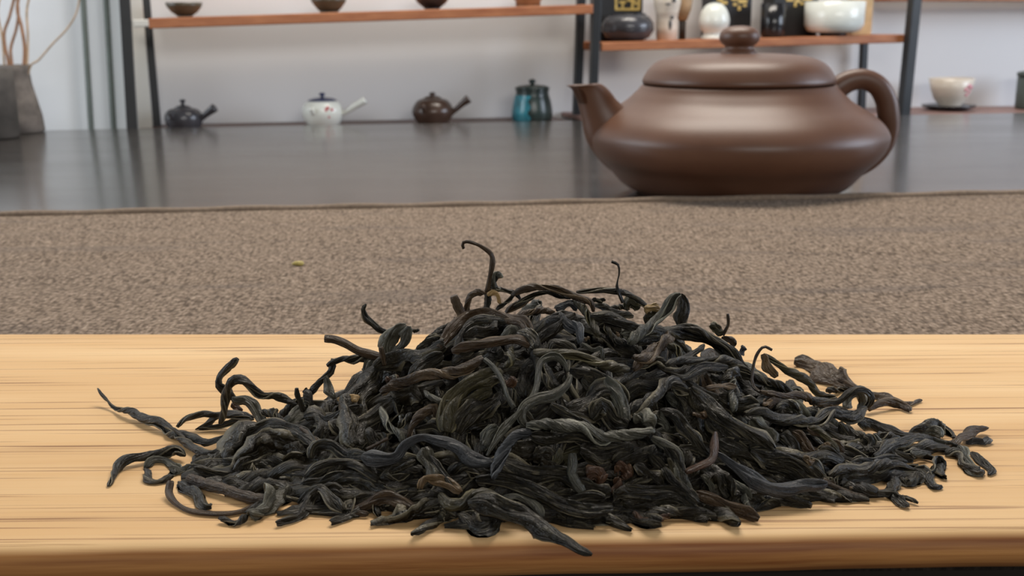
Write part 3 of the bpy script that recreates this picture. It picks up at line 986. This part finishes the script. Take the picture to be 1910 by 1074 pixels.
TRACE = '''
L k t 50 68,252 100,310 150,350 215,375 300,405 400,445 500,500 600,535 700,545 830,520 ;bl3,w.35/.4/.4/.6/1/1/1/.9/.8/.6
L k t 40 480,470 540,530 600,590 690,620 780,590 860,540 ;b
L k t 32 510,470 560,420 640,395 740,395 830,400 930,430
L k t 30 610,480 680,455 760,395 840,385 930,410 ;l2
L k t 28 630,478 720,465 820,435 920,425
L k t 50 850,85 800,130 765,180 750,230 790,285 830,320 ;v
L k t 42 745,445 770,350 790,270 830,215 900,235 980,285 1050,280 1110,310 1170,345 ;vl2
L g f 58 815,300 880,310 930,360 985,420 1010,460 ;l1
L r c 36 815,330 840,360 870,375
L k t 54 130,790 165,710 225,655 330,635 420,610 500,590 550,630 ;bl3,w.5/.7/1/1/1/.9/.7
L g f 48 330,690 370,650 430,655 490,690 510,720 ;b
L k t 42 320,700 360,760 420,770 490,745 ;b
L b s 34 470,770 465,840 530,910 620,945 740,955 860,940 950,895 ;b
L b s 55 570,755 650,780 760,810 880,850 990,870 1050,880 ;bl3
L k c 84 520,770 570,800 620,850 660,900 700,905 ;b
L k f 72 660,700 800,600 880,540 990,480 1100,460 1200,490 1280,560 1290,620 ;l3
L k c 170 830,720 940,640 1040,580 1160,580 1230,620 ;l.3
L k c 130 790,680 850,600 930,530 1010,500 ;l.6
L k f 55 600,700 700,720 830,740 930,780 1020,800
L g c 130 905,960 1000,930 1080,870 1140,800 ;bl2
L k f 62 1060,1010 1130,990 1200,960 1260,850 1372,800 1440,830 ;l3
L k t 42 740,975 830,1005 900,960 ;b
L k t 40 1070,400 1130,360 1190,320 1240,300
L k s 24 1175,250 1180,290 1195,330 1210,380 ;v
L g f 85 1230,330 1190,390 1150,430 1110,450
L k t 48 985,370 1040,400 1100,430
L k t 44 1215,260 1240,300 1235,360
L r c 40 700,660 730,650 760,640 ;b
L k s 30 600,690 610,640 625,630 ;v
M k t 36 170,85 155,150 120,210 90,250 40,300 ;v
M k t 42 150,130 230,90 320,85 400,80
M g f 40 140,180 155,230 165,270 185,310 ;l2
M k f 130 440,110 370,180 330,280 300,380 300,480 340,560 ;l1.5
M b t 66 455,290 530,240 620,190 740,165 850,150 960,140 1030,100 ;l2
M g s 24 1025,90 1075,130 1120,200 1150,290 1193,360 ;l4
M o f 110 800,490 820,390 870,290 940,220 1060,180 1120,190 ;l2.5
M o f 70 830,480 880,360 980,290 1070,270 ;l1
M k f 120 880,500 940,400 1040,340 1110,320 ;l.3
M g t 28 690,260 720,300 790,325 830,320 ;l3
M g t 40 450,350 470,420 500,470 550,510 570,560 ;l2
M k t 32 545,470 590,420 620,390
M b t 46 605,530 640,430 700,380 750,370 745,410 ;l1.5
M u f 66 340,630 430,640 530,625 590,560 680,520 770,545 880,580 960,640 1090,660 ;l4,w1.2/1.2/1/.6/.6/.8/1/1.2/1
M b s 18 370,590 430,560 490,530 ;l2
M g f 85 700,580 715,640 740,710 755,760 ;l4
M n f 58 675,810 690,745 770,745 850,790 890,830 ;l5
M k f 26 720,620 800,730 890,840 ;l5
M o t 66 780,830 830,880 900,890 960,865 1060,870 1190,930 ;l4
M k f 44 30,740 100,690 200,665 310,670 380,710 430,760 ;l2.5
M k f 50 0,790 80,780 160,750 240,720 300,725 ;l2
M k f 66 100,800 200,750 330,750 430,790 500,830 ;l1.5
M k f 62 0,900 60,820 120,800 180,870 240,930 ;l3
M k t 52 180,830 280,850 400,850 480,860 600,830
M b f 62 280,940 370,890 470,860 560,880 650,930 ;l1.5
M k t 46 450,760 560,730 680,690
M k f 62 60,640 90,580 170,570 250,610 320,610 400,640 ;l2.5
M b s 20 0,470 50,510 100,550 ;l3
M y f 36 205,310 270,310 330,305 ;l2
M k f 48 130,420 200,400 270,370 330,350 ;l1
M r c 30 475,195 510,198 548,192 ;l2
M g f 54 1020,600 1030,510 1080,460 ;l1
M k f 72 650,910 740,890 820,920 870,960
M k t 40 780,930 795,1000 ;b
M k f 52 20,940 120,950 230,950 330,960 ;b
M b c 34 250,955 320,945 380,950 ;b
M k f 90 420,690 540,680 640,640 ;l.5
M k f 100 480,220 560,270 680,300 ;l.4
M k f 90 30,420 90,400 130,460 110,540 ;l.4
M k f 80 380,470 440,540 420,600 ;l.4
M k c 80 180,430 230,480 260,560
M k f 90 640,480 720,470 800,500 ;l.3
M k t 60 820,700 920,700 1000,730 ;l1
C g f 28 75,550 130,450 220,350 290,270 320,180 340,90 400,65 445,95 470,140 ;l5
C g f 46 480,150 460,200 400,250 320,275 260,310 245,360 265,400 ;l5
C g t 58 265,405 350,415 450,412 540,405 610,450 650,470 760,450 860,410 890,415 ;l5.5
C k f 36 250,330 300,385 400,400 520,390 ;l4
C k f 54 290,450 400,462 520,450 600,480 ;l3.5
C k f 38 390,290 470,350 560,400 610,460 ;l5
C u t 50 105,660 120,600 160,520 220,450 290,430 ;l5
C k f 84 60,590 130,590 250,620 380,630 470,650 540,720 ;l2
C k f 62 20,660 110,660 230,680 330,720 430,780 540,815 620,820 690,810 ;l3.5
C k f 98 -20,780 80,780 180,830 320,870 430,945 510,1000 585,1028 ;bl9,w.5/1/1/1/.75/.5/.25
C g f 34 150,750 220,740 300,790 345,850 ;l3
C o f 32 165,755 220,800 290,835
C k f 100 140,870 70,905 0,890 -60,840 ;b
C g s 40 490,540 490,600 490,650 545,725 ;l3
C k f 64 515,670 600,710 680,730
C k f 48 340,730 460,760 560,750 650,760 ;l3
C k f 64 700,750 800,730 900,720 1010,740 1100,800 ;l2
C r t 32 790,820 830,870 900,870 960,830 955,800 ;b
C k t 34 720,690 820,680 920,670
C g f 48 880,460 950,500 1000,540 1010,600 1030,660 1080,720 ;l3
C k f 40 870,540 930,600 990,690 1050,740 ;l2
C o f 30 960,560 1000,650 1030,700 ;l3
C g f 62 665,160 690,210 740,290 765,375 ;l3.5
C k f 120 470,320 560,270 660,245 720,330 ;l2
C k f 80 590,370 640,300 700,380 760,410 ;l2.5
C k t 64 770,340 850,280 920,230 980,190 1060,240 ;l2.5
C o t 48 300,40 420,50 540,75 640,95 770,135 ;l3.5
C b t 52 790,85 860,50 930,10 980,-20 ;l3
C k t 48 800,110 900,80 940,120 1000,140 1100,110
C k f 38 920,325 1000,350 1060,410 1095,470 ;l3
C g f 46 910,330 940,380 965,420 ;l2
C g c 70 790,350 850,380 880,420 ;l4
C g f 62 60,500 90,440 120,400 ;l2
C r c 80 560,650 610,640 660,660 ;l.5
C r c 80 700,600 740,620 770,660 ;l.5
C r c 44 680,730 710,690 720,660 ;l1
C o f 38 405,610 420,550 435,515 ;l1
C k t 30 355,150 380,195 430,210
C r c 34 165,195 190,185 210,165 ;l3
C k f 90 530,520 650,530 790,510 ;l.5
C k f 80 690,580 800,540 890,500 ;l.5
C k f 56 790,600 870,640 930,690
C k c 100 300,560 380,560 430,590 ;l.2
C k f 90 130,300 160,230 120,150 ;l.4
C k f 70 540,170 600,200 640,160 620,110 ;l.5
C k t 60 1000,520 1050,560 1090,640
C k c 70 690,780 740,740 780,760 ;b
C k f 100 160,480 230,520 330,500 ;l.2
C k f 46 480,120 520,130 600,150 700,190 ;l1
R k t 44 0,110 110,105 230,95 340,85 400,120 470,180 ;l4
R k f 42 40,165 110,185 190,145 280,130 350,130 ;l3
R b s 15 597,38 550,20 510,70 490,150 490,230 530,270 620,290 ;l5
R n f 46 545,60 575,120 620,190 ;l2
R o t 40 560,60 600,90 690,160 790,210 860,280 950,300 ;l4
R k t 40 470,170 560,210 650,240 720,270 ;l2
R b t 40 530,270 640,290 760,300 870,330 955,340 ;l3
R n f 30 230,245 300,235 400,240 ;l3
R g t 42 385,200 370,260 375,320 390,380 ;l3
R k c 70 300,200 360,170 420,200
R k f 46 120,210 200,260 320,310 420,290
R k f 100 150,240 260,350 340,420 440,490 530,550 610,595 ;l4
R k f 80 240,400 290,450 380,530 500,560 570,600 ;l2
R k f 88 480,590 570,600 690,620 800,680 880,740 ;l3.5
R k f 72 300,540 420,590 560,640 700,690 850,740 ;l2
R u f 62 290,610 380,680 480,730 580,775 700,800 820,790 905,778 ;l5,w.4/.8/1/1.1/1.1/.9/.6
R k s 34 480,835 620,830 700,860 790,895 815,905 ;b
R b f 70 170,840 280,870 380,920 460,950 525,980 ;bl2
R k f 64 40,850 130,900 180,960 235,995 ;b
R r s 38 285,495 278,570 265,640 200,680 120,720 ;l5,w.5/1/1/1/.8
R k f 64 0,570 50,620 80,700 110,790 ;l3
R k f 60 0,690 40,770 120,830 190,880 ;l3
R k c 110 200,690 290,720 330,800 370,850 ;l1.5
R g f 36 340,740 400,790 450,830 480,870 ;l2
R g t 36 440,840 460,890 460,935 ;b
R g f 28 200,740 230,750 270,830 ;l2
R k f 58 0,370 80,420 140,500 200,580 245,620 ;l3
R k t 56 450,400 540,390 640,420 760,440 860,420 950,390 ;l3
R g c 90 470,430 530,480 590,510 600,560 ;l1.5
R k t 42 620,370 680,335 760,370
R n c 28 545,345 575,330 600,320 ;l2
R b f 48 570,350 620,320 700,320 ;l1
R b f 48 710,490 770,540 830,610 ;l2
R o t 42 800,475 870,500 930,560 960,610 ;l3
R n c 44 885,560 905,590 915,640 ;l2
R n c 36 770,640 805,650 835,660 ;l5
R b c 34 155,385 190,400 235,415 ;l2
R b c 60 840,600 880,580 930,590
R k f 60 700,780 780,790 880,770 ;b
R b s 30 880,760 955,790 1000,800 ;b
R k f 100 60,270 100,320 160,420 ;l.4
R k f 90 300,300 400,340 520,350 ;l.4
R k f 80 640,520 700,560 700,620 ;l.5
R k t 60 820,650 900,650 960,620
R k f 40 80,590 140,580 200,590 ;l2
W b f 160 -60,100 0,110 80,150 190,225 300,270 380,295 ;bl2,w.7/1/1/.8/.45/.3
W k t 42 140,300 220,290 300,290 ;b
W b t 50 370,305 470,340 560,370 640,380 740,355 ;b,w.8/1/1/.9/.35
W b f 56 390,400 500,370 590,390 660,425 ;b,w.7/.8/1/1
W k t 46 -20,330 100,370 200,370 270,310 350,295 400,350 370,420 ;l4
W g f 62 245,395 290,340 350,325 375,380 330,420 ;l3
W k f 62 60,510 140,460 240,440 320,440 390,400 ;l2
W k f 66 330,490 430,500 520,550 620,580 720,590 ;bl2
W k t 46 440,585 500,570 580,600 ;b
W k t 62 670,560 760,520 840,520 900,560 930,600 ;bl2
W g f 62 735,575 800,555 855,590 ;b
W k f 72 430,700 520,650 640,600 760,600 880,630 960,645 ;bl3
W b f 58 890,650 970,580 1060,545 1155,530 ;bl3,w.8/1/1/.7
W g f 22 690,560 780,600 900,625 ;bl4
W u f 52 1030,630 1090,620 1125,625 1140,575 ;b
W k t 62 880,690 960,700 1020,760 1090,820 1130,805 ;b
W g f 72 960,650 1010,740 1060,810 1120,825 ;bl2
W k f 52 1040,680 1110,740 1170,790 1150,820 ;b
W k f 66 640,690 740,670 830,660 920,680 ;b
W k f 46 290,750 400,740 520,730 640,740 ;bl2
W g c 36 670,700 710,690 765,690 ;bl3
W k t 62 140,815 250,790 360,790 480,770 600,770 700,790 ;bl3
W k f 100 200,870 330,860 440,840 580,830 ;b
W k f 66 600,840 660,890 700,850 710,800 ;b
W k f 56 680,790 740,800 770,870 810,910 860,890 ;bl2
W k c 66 790,880 820,810 850,745 885,840 ;v
W k c 80 565,840 540,920 580,980 650,1020 ;b
W k t 30 530,940 620,960 715,998 ;b
W b s 30 130,870 220,910 300,945 385,962 ;b
W n s 22 280,905 400,930 ;b
W k f 62 230,490 290,550 360,600 ;l2
W k c 74 350,580 400,620 400,690
W g c 80 430,580 470,630 440,690 ;l2
W b f 44 20,530 100,570 170,620 250,680 ;l3
W k c 80 70,700 180,690 250,750
W n c 40 110,640 140,660 150,710 ;l2
W k t 60 250,740 330,780 420,800 ;b
A b s 32 1055,125 1045,90 1080,75 1150,95 1220,140 1250,180 1250,240 1235,320 1222,420 ;v,w.6/.6/.6/.7/.9/.9/1/1/1.1
A g c 52 1265,400 1275,335 1305,285 ;v
A k f 40 380,505 360,540 380,590 420,640 470,680 540,700 ;v,w.5/1/1/.9/.8/.8
A g f 115 650,650 590,700 550,780 545,860 ;vl2
A g f 60 670,660 660,730 610,800 580,860 ;v
A k t 24 670,690 750,690 ;v
A b s 52 95,745 160,750 240,780 320,825 400,850 490,875 ;v,w1.1/1/1/1/1/1
A b s 32 480,805 500,880 510,930 ;v
A b s 56 985,450 1010,510 1050,600 ;v
A b t 42 1085,570 1075,500 1110,445 1180,425 1220,430 ;v
A y t 34 1215,428 1270,440 1300,470 1312,505 ;vl2
A k s 42 1225,430 1220,500 1210,560 ;v
A k t 36 1230,402 1320,405 1400,430 1440,475 ;v
A k t 40 1280,550 1370,470 1450,410 1555,400 ;vl1
A b t 46 1340,560 1420,510 1500,470 1560,450 ;v
A k t 46 780,800 880,700 970,650 1000,600 ;l2
A b f 78 880,800 980,680 1080,590 1180,565 1300,580 1400,610 1470,640 1540,750 ;l3.5
A k f 48 980,840 1050,690 1130,620 1250,605 1400,625 ;l2.5
A k f 125 450,960 560,880 680,835 800,820 920,795 ;l2
A b f 66 970,830 1080,800 1200,780 1320,760 1430,755 1515,795 ;l3
A k t 42 730,820 830,750 910,730 ;l1
A k f 90 680,1010 800,910 910,850 ;l2
A g c 80 380,980 430,900 490,870 ;l1
A g f 54 1310,730 1380,670 1430,720 ;l2
A k t 42 1440,590 1500,570 1580,570
A o t 46 1340,950 1380,870 1395,800 ;l2
A k f 120 1050,740 1150,690 1290,680 ;l.3
A k c 110 1150,900 1250,870 1330,840 ;l.2
A k f 100 970,900 1060,880 1130,850 ;l.3
T b t 48 -20,345 80,305 180,290 280,290 380,320 460,360 540,400 553,465 ;vl4
T k t 46 0,430 80,370 180,335 290,340 400,370 ;vl2
T k t 40 440,320 540,320 640,315 740,330 830,350 910,390 980,435 ;v
T k s 15 693,106 740,130 748,190 735,250 735,300 775,400 ;v,w1.3/1/.7/.7/1.5/1.5
T g t 70 820,690 900,610 970,550 1050,490 1110,420 1150,365 1190,350 ;l5
T k f 80 1180,345 1215,400 1205,500 1170,595 ;l5
T y f 54 925,445 1000,442 1065,465 ;v
T o c 60 920,500 990,495 1045,480 ;l2
T k f 88 540,500 700,520 840,550 940,580 1060,590 1180,605 1300,640 1420,680 1540,760 1690,890 ;l4
T k t 42 1200,590 1330,610 1420,660 1530,720 1640,840 ;l4.5
T k t 46 560,420 640,440 740,480 850,505 ;l2
T b s 20 1525,480 1527,560 1490,635 ;v
T o c 62 1400,560 1450,590 1500,620 ;v
T b c 44 1480,650 1550,680 1575,715 ;v
T u c 52 1590,765 1630,745 1658,728 ;v
T b t 66 850,870 960,770 1060,680 1085,610 ;l4
T o t 44 1090,690 1160,730 1205,795 ;l3
T k f 42 1200,800 1290,750 1360,700 ;l2
T o t 56 430,370 480,440 540,520 600,640 ;l4
T u f 72 330,470 380,540 440,580 460,690 ;l3
T b t 42 0,520 80,480 180,450 290,465 ;l2.5
T k f 120 110,680 240,570 340,510 430,480 ;l2
T u f 54 290,445 380,410 450,445 ;l2
T k f 90 20,600 90,640 145,730 ;l3
T k f 46 240,750 260,685 340,680 440,750 ;l2.5
T g f 32 480,690 560,740 620,720 635,810 ;l2.5
T k t 46 640,560 700,640 760,690
T g c 80 770,630 830,600 820,560
T k t 34 680,440 770,430 800,450 ;v
T o c 74 790,450 830,400 890,440 ;v
T k t 30 550,380 650,385 ;v
T n c 26 500,660 540,655 ;l1
T n c 26 720,640 750,620 ;l1
T k f 90 600,580 680,560 760,600 ;l.4
T k f 90 880,700 950,640 1050,640 ;l.4
T k f 80 1290,900 1350,860 1450,830 ;l1
T u c 90 1480,980 1540,920 1610,940 ;l1
L g c 70 470,690 530,705 600,690 ;bl2
L k f 60 560,725 620,700 700,722 ;bl2
L k t 34 600,690 690,660 760,610 820,560 ;bl2
'''
LOOK = dict(k='black', b='brown', g='grey', o='olive', y='straw-yellow', r='rust-brown', u='blue-grey', n='tan')
SHAPE = dict(t='twisted', f='folded', c='crumpled', s='smooth')
leaves = []
for li, ln in enumerate(x for x in TRACE.strip().splitlines() if x.strip()):
    ln, _, op = ln.partition(';')
    fld = ln.split()
    ox, oy, sc = CROPS[fld[0]]
    pts = [tuple(float(q) for q in p.split(',')) for p in fld[4:]]
    pts = [(ox + x / sc, oy + y / sc) for x, y in pts]
    rng = np.random.RandomState(1000 + li)
    opt = dict(m='', l=float(rng.uniform(0.3, 1.8)), w=None)
    for i, tok in enumerate(op.strip().split(',')):
        if tok.startswith('w') and '/' in tok:
            opt['w'] = [float(q) for q in tok[1:].split('/')]
        else:
            for mode in 'vb':
                if mode in tok:
                    opt['m'] += mode
            if 'l' in tok:
                opt['l'] = float(tok.split('l')[1])
    wpx = float(fld[3]) / sc
    wl = np.ones(len(pts)) if opt['w'] is None else np.array((opt['w'] + [opt['w'][-1]] * len(pts))[:len(pts)])
    P, W = place(pts, wpx, opt, rng)
    tap = (0.05, 0.05) if opt['w'] else (0.16, 0.16)
    G, F, UV = leaf_geo(P, W * wl, fld[2], rng, taper=tap)
    name = 'tea_stalk' if fld[2] == 's' else 'tea_leaf'
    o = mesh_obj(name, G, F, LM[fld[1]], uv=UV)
    leaves.append(dict(o=o, c=fld[1], s=fld[2], pts=np.array(pts), w=wpx, i=li))

# ---- labels: look first, then where it lies next to the leaves one can find at once
MARKS = [
    ('the tall hooked stalk', (912, 500)), ('the hair-thin stalk on top', (1152, 520)), ('the straw-yellow arc on top', (925, 553)),
    ('the thick cut brown stalk', (650, 645)), ('the grey ribbed bundle', (735, 645)), ('the hairpin fold on top', (1265, 570)),
    ('the open loop', (990, 740)), ('the blue-grey humped leaf', (790, 825)), ('the ochre curled leaf', (825, 905)),
    ('the pointed leaf over the board edge', (1020, 985)), ('the reddish bent stalk', (1330, 840)), ('the silvery tapered leaf', (1480, 905)),
    ('the broad brown leaf', (1530, 695)), ('the thread-thin curl', (1410, 680)), ('the rolled leaf end', (1830, 865)),
    ('the ragged brown end', (1820, 815)), ('the frilled wavy tip', (1750, 890)), ('the small separate clump', (1680, 930)),
    ('the long-tailed leaf', (250, 780)), ('the outermost left leaf', (235, 870)), ('the straight pale-cut stalk', (430, 910)),
    ('the big cupped leaf', (510, 830)), ('the upright knotted leaf', (425, 695)), ('the long arched leaf', (1330, 630)),
    ('the olive claw-shaped leaf', (850, 740)), ('the rusty scraps', (1140, 880)), ('the broad diagonal leaf', (1350, 790)),
    ('the scrolled leaf end', (1605, 745)), ('the big drooping black leaf', (665, 770)), ('the front crumpled grey leaf', (520, 935)),
    ('the long olive leaf', (1080, 665)), ('the big brown arch', (950, 600)),
]


def bearing(p, q):
    dx, dy = p[0] - q[0], (p[1] - q[1]) * 1.2
    if abs(dx) > 2 * abs(dy):
        return 'left of' if dx < 0 else 'right of'
    if abs(dy) > 2 * abs(dx):
        return 'above' if dy < 0 else 'below'
    return ('up ' if dy < 0 else 'down ') + ('left of' if dx < 0 else 'right of')


def pose(pts):
    a, b = pts[0], pts[-1]
    L = np.linalg.norm(np.diff(pts, axis=0), axis=1).sum()
    ch = np.linalg.norm(b - a)
    mid = pts[len(pts) // 2]
    sag = (mid[1] - (a[1] + b[1]) / 2) / max(L, 1)
    if ch < 0.55 * L:
        return 'looped'
    if sag < -0.14:
        return 'arched'
    if sag > 0.14:
        return 'sagging'
    dx, dy = abs(b[0] - a[0]), b[1] - a[1]
    if dx < 0:
        dx = -dx
    if dx > 2.5 * abs(dy):
        return 'level'
    if abs(dy) > 2.5 * dx:
        return 'upright'
    return 'slanting'


NAMED = {
    203: 'tall brown tea stalk rising from the top of the heap, its tip hooked over',
    235: 'hair-thin tea stalk with a bent dark tip standing up from the top',
    213: 'straw-yellow curled tea leaf at the foot of the tall hooked stalk',
    209: 'thick brown tea stalk with a cut end sticking out over bare board',
    206: 'grey ribbed tea leaf bundle standing up behind the thick cut stalk',
    236: 'grey twisted tea leaf forming the near leg of the hairpin fold on top',
    237: 'black folded tea leaf forming the drooping far leg of the hairpin on top',
    72: 'slim grey tea leaf bent into an open loop in the middle of the heap',
    73: 'grey folded tea leaf closing the lower half of the open loop',
    74: 'long grey twisted tea leaf running level from the foot of the open loop',
    42: 'blue-grey smooth humped tea leaf lying across the front of the heap',
    45: 'small ochre-tan curled tea leaf low at the front of the heap',
    81: 'big pointed black tea leaf reaching over the front edge of the board',
    47: 'olive twisted tea leaf joining the pointed one at the front edge',
    140: 'reddish brown bent tea stalk standing upright among black leaves, front right',
    136: 'silvery blue-grey tapered tea leaf lying level along the front right foot',
    166: 'broad flat brown tea leaf lying on the far slope, right',
    123: 'thread-thin brown tea stalk curling up over the far right slope',
    182: 'grey-black rolled tea leaf at the outermost right end of the heap',
    183: 'short black folded tea leaf tucked behind the rolled leaf, outermost right',
    178: 'ragged brown tea leaf end pointing up above the rolled leaf, right',
    191: 'frilled black tea leaf tip sticking up on the bare board, right',
    192: 'small crumpled black tea leaf clump lying separate in front, right',
    0: 'long twisted black tea leaf whose thin tail points far out left',
    9: 'arched black tea leaf reaching out to bare wood, outermost left',
    13: 'thick straight brown tea stalk with pale cut end, front left',
    12: 'brown tea stalk bowed along the board, lowest at front left',
    15: 'black arched tea leaf forming the rim of the big cupped leaf, left',
    5: 'knotted black tea leaf standing upright over bare board, left',
    6: 'slim black tea leaf bent into a tall arch beside the knotted one',
    240: 'long black tea leaf arching from the top down the right slope',
    232: 'brown twisted tea leaf arching over the very top of the heap',
    234: 'slim black tea leaf bridging the top beneath the hair-thin stalk',
    35: 'broad olive ribbed tea leaf arched like a claw, centre of the heap',
    105: 'rust-brown crumpled tea scrap in a dark hollow low at the front',
    106: 'second rust-brown tea scrap, beside the first in the dark hollow',
    132: 'broad black tea leaf running diagonally down the right slope',
    171: 'grey folded tea leaf inside the scrolled end on the right slope',
    32: 'big black tea leaf drooping down the left slope',
    19: 'grey crumpled tea leaf standing at the front left foot',
    98: 'long olive tea leaf lying level just above the open loop',
    219: 'big brown tea leaf arched over the upper left of the heap',
    205: 'hooked black tea leaf leaning out above the grey ribbed bundle',
    211: 'short brown tea stalk stub with a cut end, top left of the heap',
    243: 'short brown tea stalk pointing up at the right shoulder of the heap',
    124: 'tan folded tea leaf beside the thread-thin curl',
    238: 'straw-yellow folded tea leaf on top beside the hairpin fold',
    44: 'grey striped tea leaf fold standing just above the ochre curled leaf',
    204: 'fuzzy grey tea leaf tip right behind the tall hooked stalk',
    33: 'long brown twisted tea leaf crossing the upper left of the heap',
    34: 'slim grey tea stalk slanting down beside the open loop',
    78: 'blue-grey twisted tea leaf dropping from the foot of the open loop',
    168: 'brown twisted tea leaf tail lying far out behind, right',
    138: 'brown pointed tea leaf at the front right foot of the heap',
    137: 'thin black tea stalk lying on the board under the silvery leaf',
    89: 'rust-brown ring-shaped tea leaf lying on the board at the front',
}
used = set(NAMED.values())
for lf in leaves:
    if lf['i'] in NAMED:
        continue
    c = lf['pts'].mean(0)
    L = np.linalg.norm(np.diff(lf['pts'], axis=0), axis=1).sum()
    kind = 'stalk' if lf['s'] == 's' else ('scrap' if L < 36 else 'leaf')
    size = 'long' if L > 170 else 'short' if L < 75 else ('broad' if lf['w'] > 26 else 'narrow' if lf['w'] < 13 else '')
    head = ' '.join(w for w in (size, pose(lf['pts']), LOOK[lf['c']], SHAPE[lf['s']], 'tea', kind) if w)
    order = sorted(MARKS, key=lambda mk: np.hypot(*(c - np.array(mk[1]))))
    lab = None
    for mk in order[:5]:
        d = np.hypot(*(c - np.array(mk[1])))
        rel = 'beside' if d < 14 else 'just ' + bearing(c, mk[1]) if d < 45 else bearing(c, mk[1])
        lab = '%s %s %s' % (head, rel, mk[0])
        if lab not in used and len(lab.split()) <= 16:
            break
    if lab in used:
        for mk in order[5:14]:
            lab = '%s %s %s' % (head, bearing(c, mk[1]), mk[0])
            if lab not in used and len(lab.split()) <= 16:
                break
    used.add(lab)
    lf['label'] = lab
for lf in leaves:
    lab = NAMED.get(lf['i']) or lf['label']
    tag(lf['o'], lab, 'tea stalk' if lf['s'] == 's' else 'tea leaf', 'loose tea leaves of the heap')

# ---- leaves that only show in the gaps between those
rng = np.random.RandomState(77)


def gap_leaf(depth, lmin, lmax, wmin, wmax):
    while True:
        r, a = math.sqrt(rng.uniform(0, 0.80)), rng.uniform(0, 2 * math.pi)
        x, y = HX + 0.078 * r * math.cos(a), HY + 0.045 * r * math.sin(a)
        if heap(x, y) > depth + 0.001:
            break
    L, an = rng.uniform(lmin, lmax), rng.normal(0.0, 0.9)
    k = rng.uniform(-1, 1) * 1.6
    pts, q = [], np.array([x, y])
    for i in range(6):
        s = i / 5 - 0.5
        p = q + s * L * np.array([math.cos(an + k * s), math.sin(an + k * s)])
        z = max(float(heap(p[0], p[1])) - depth + rng.normal(0, 0.0009), 0.0006)
        pts.append((p[0], p[1], z))
    w = rng.uniform(wmin, wmax)
    return pts, [w] * 6


N_GAP = max(0, min(60, 296 - len(leaves)))
for i in range(N_GAP):
    P, W = gap_leaf(rng.uniform(0.0015, 0.004), 0.018, 0.036, 0.0018, 0.0034)
    st = rng.choice(['t', 'f', 'f', 'c'])
    G, F, UV = leaf_geo(P, W, st, rng, 1.2)
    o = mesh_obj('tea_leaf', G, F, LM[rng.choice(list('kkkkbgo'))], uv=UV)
    tag(o, 'dark dry tea leaf mostly buried under others inside the heap', 'tea leaf', 'buried tea leaves inside the heap')
AV, AF, AU, base = [], [], [], 0
for i in range(640):
    if i < 380:
        P, W = gap_leaf(rng.uniform(0.003, 0.014), 0.012, 0.030, 0.0018, 0.0040)
    else:                                  # the thick front foot of the heap
        an = rng.uniform(math.pi * 1.13, math.pi * 1.90)
        rr = rng.uniform(0.72, 0.93)
        q = np.array([HX + 0.074 * rr * math.cos(an), HY + 0.0475 * rr * math.sin(an)])
        dr = rng.normal(0, 0.7)
        ln = rng.uniform(0.012, 0.026)
        zz = rng.uniform(0.1, 0.85)
        P = []
        for s_ in np.linspace(-0.5, 0.5, 5):
            p = q + s_ * ln * np.array([math.cos(dr), math.sin(dr) * 0.6])
            P.append((p[0], p[1], max(0.0007, float(heap(p[0], p[1])) * zz + rng.normal(0, 0.0005))))
        W = [rng.uniform(0.0016, 0.0032)] * 5
    G, F, UV = leaf_geo(P, W, rng.choice(['t', 'f', 'c']), rng, 2.2 if i < 380 else 1.4)
    AV.append(G)
    AF += [tuple(v + base for v in f) for f in F]
    AU.append(UV)
    base += len(G)
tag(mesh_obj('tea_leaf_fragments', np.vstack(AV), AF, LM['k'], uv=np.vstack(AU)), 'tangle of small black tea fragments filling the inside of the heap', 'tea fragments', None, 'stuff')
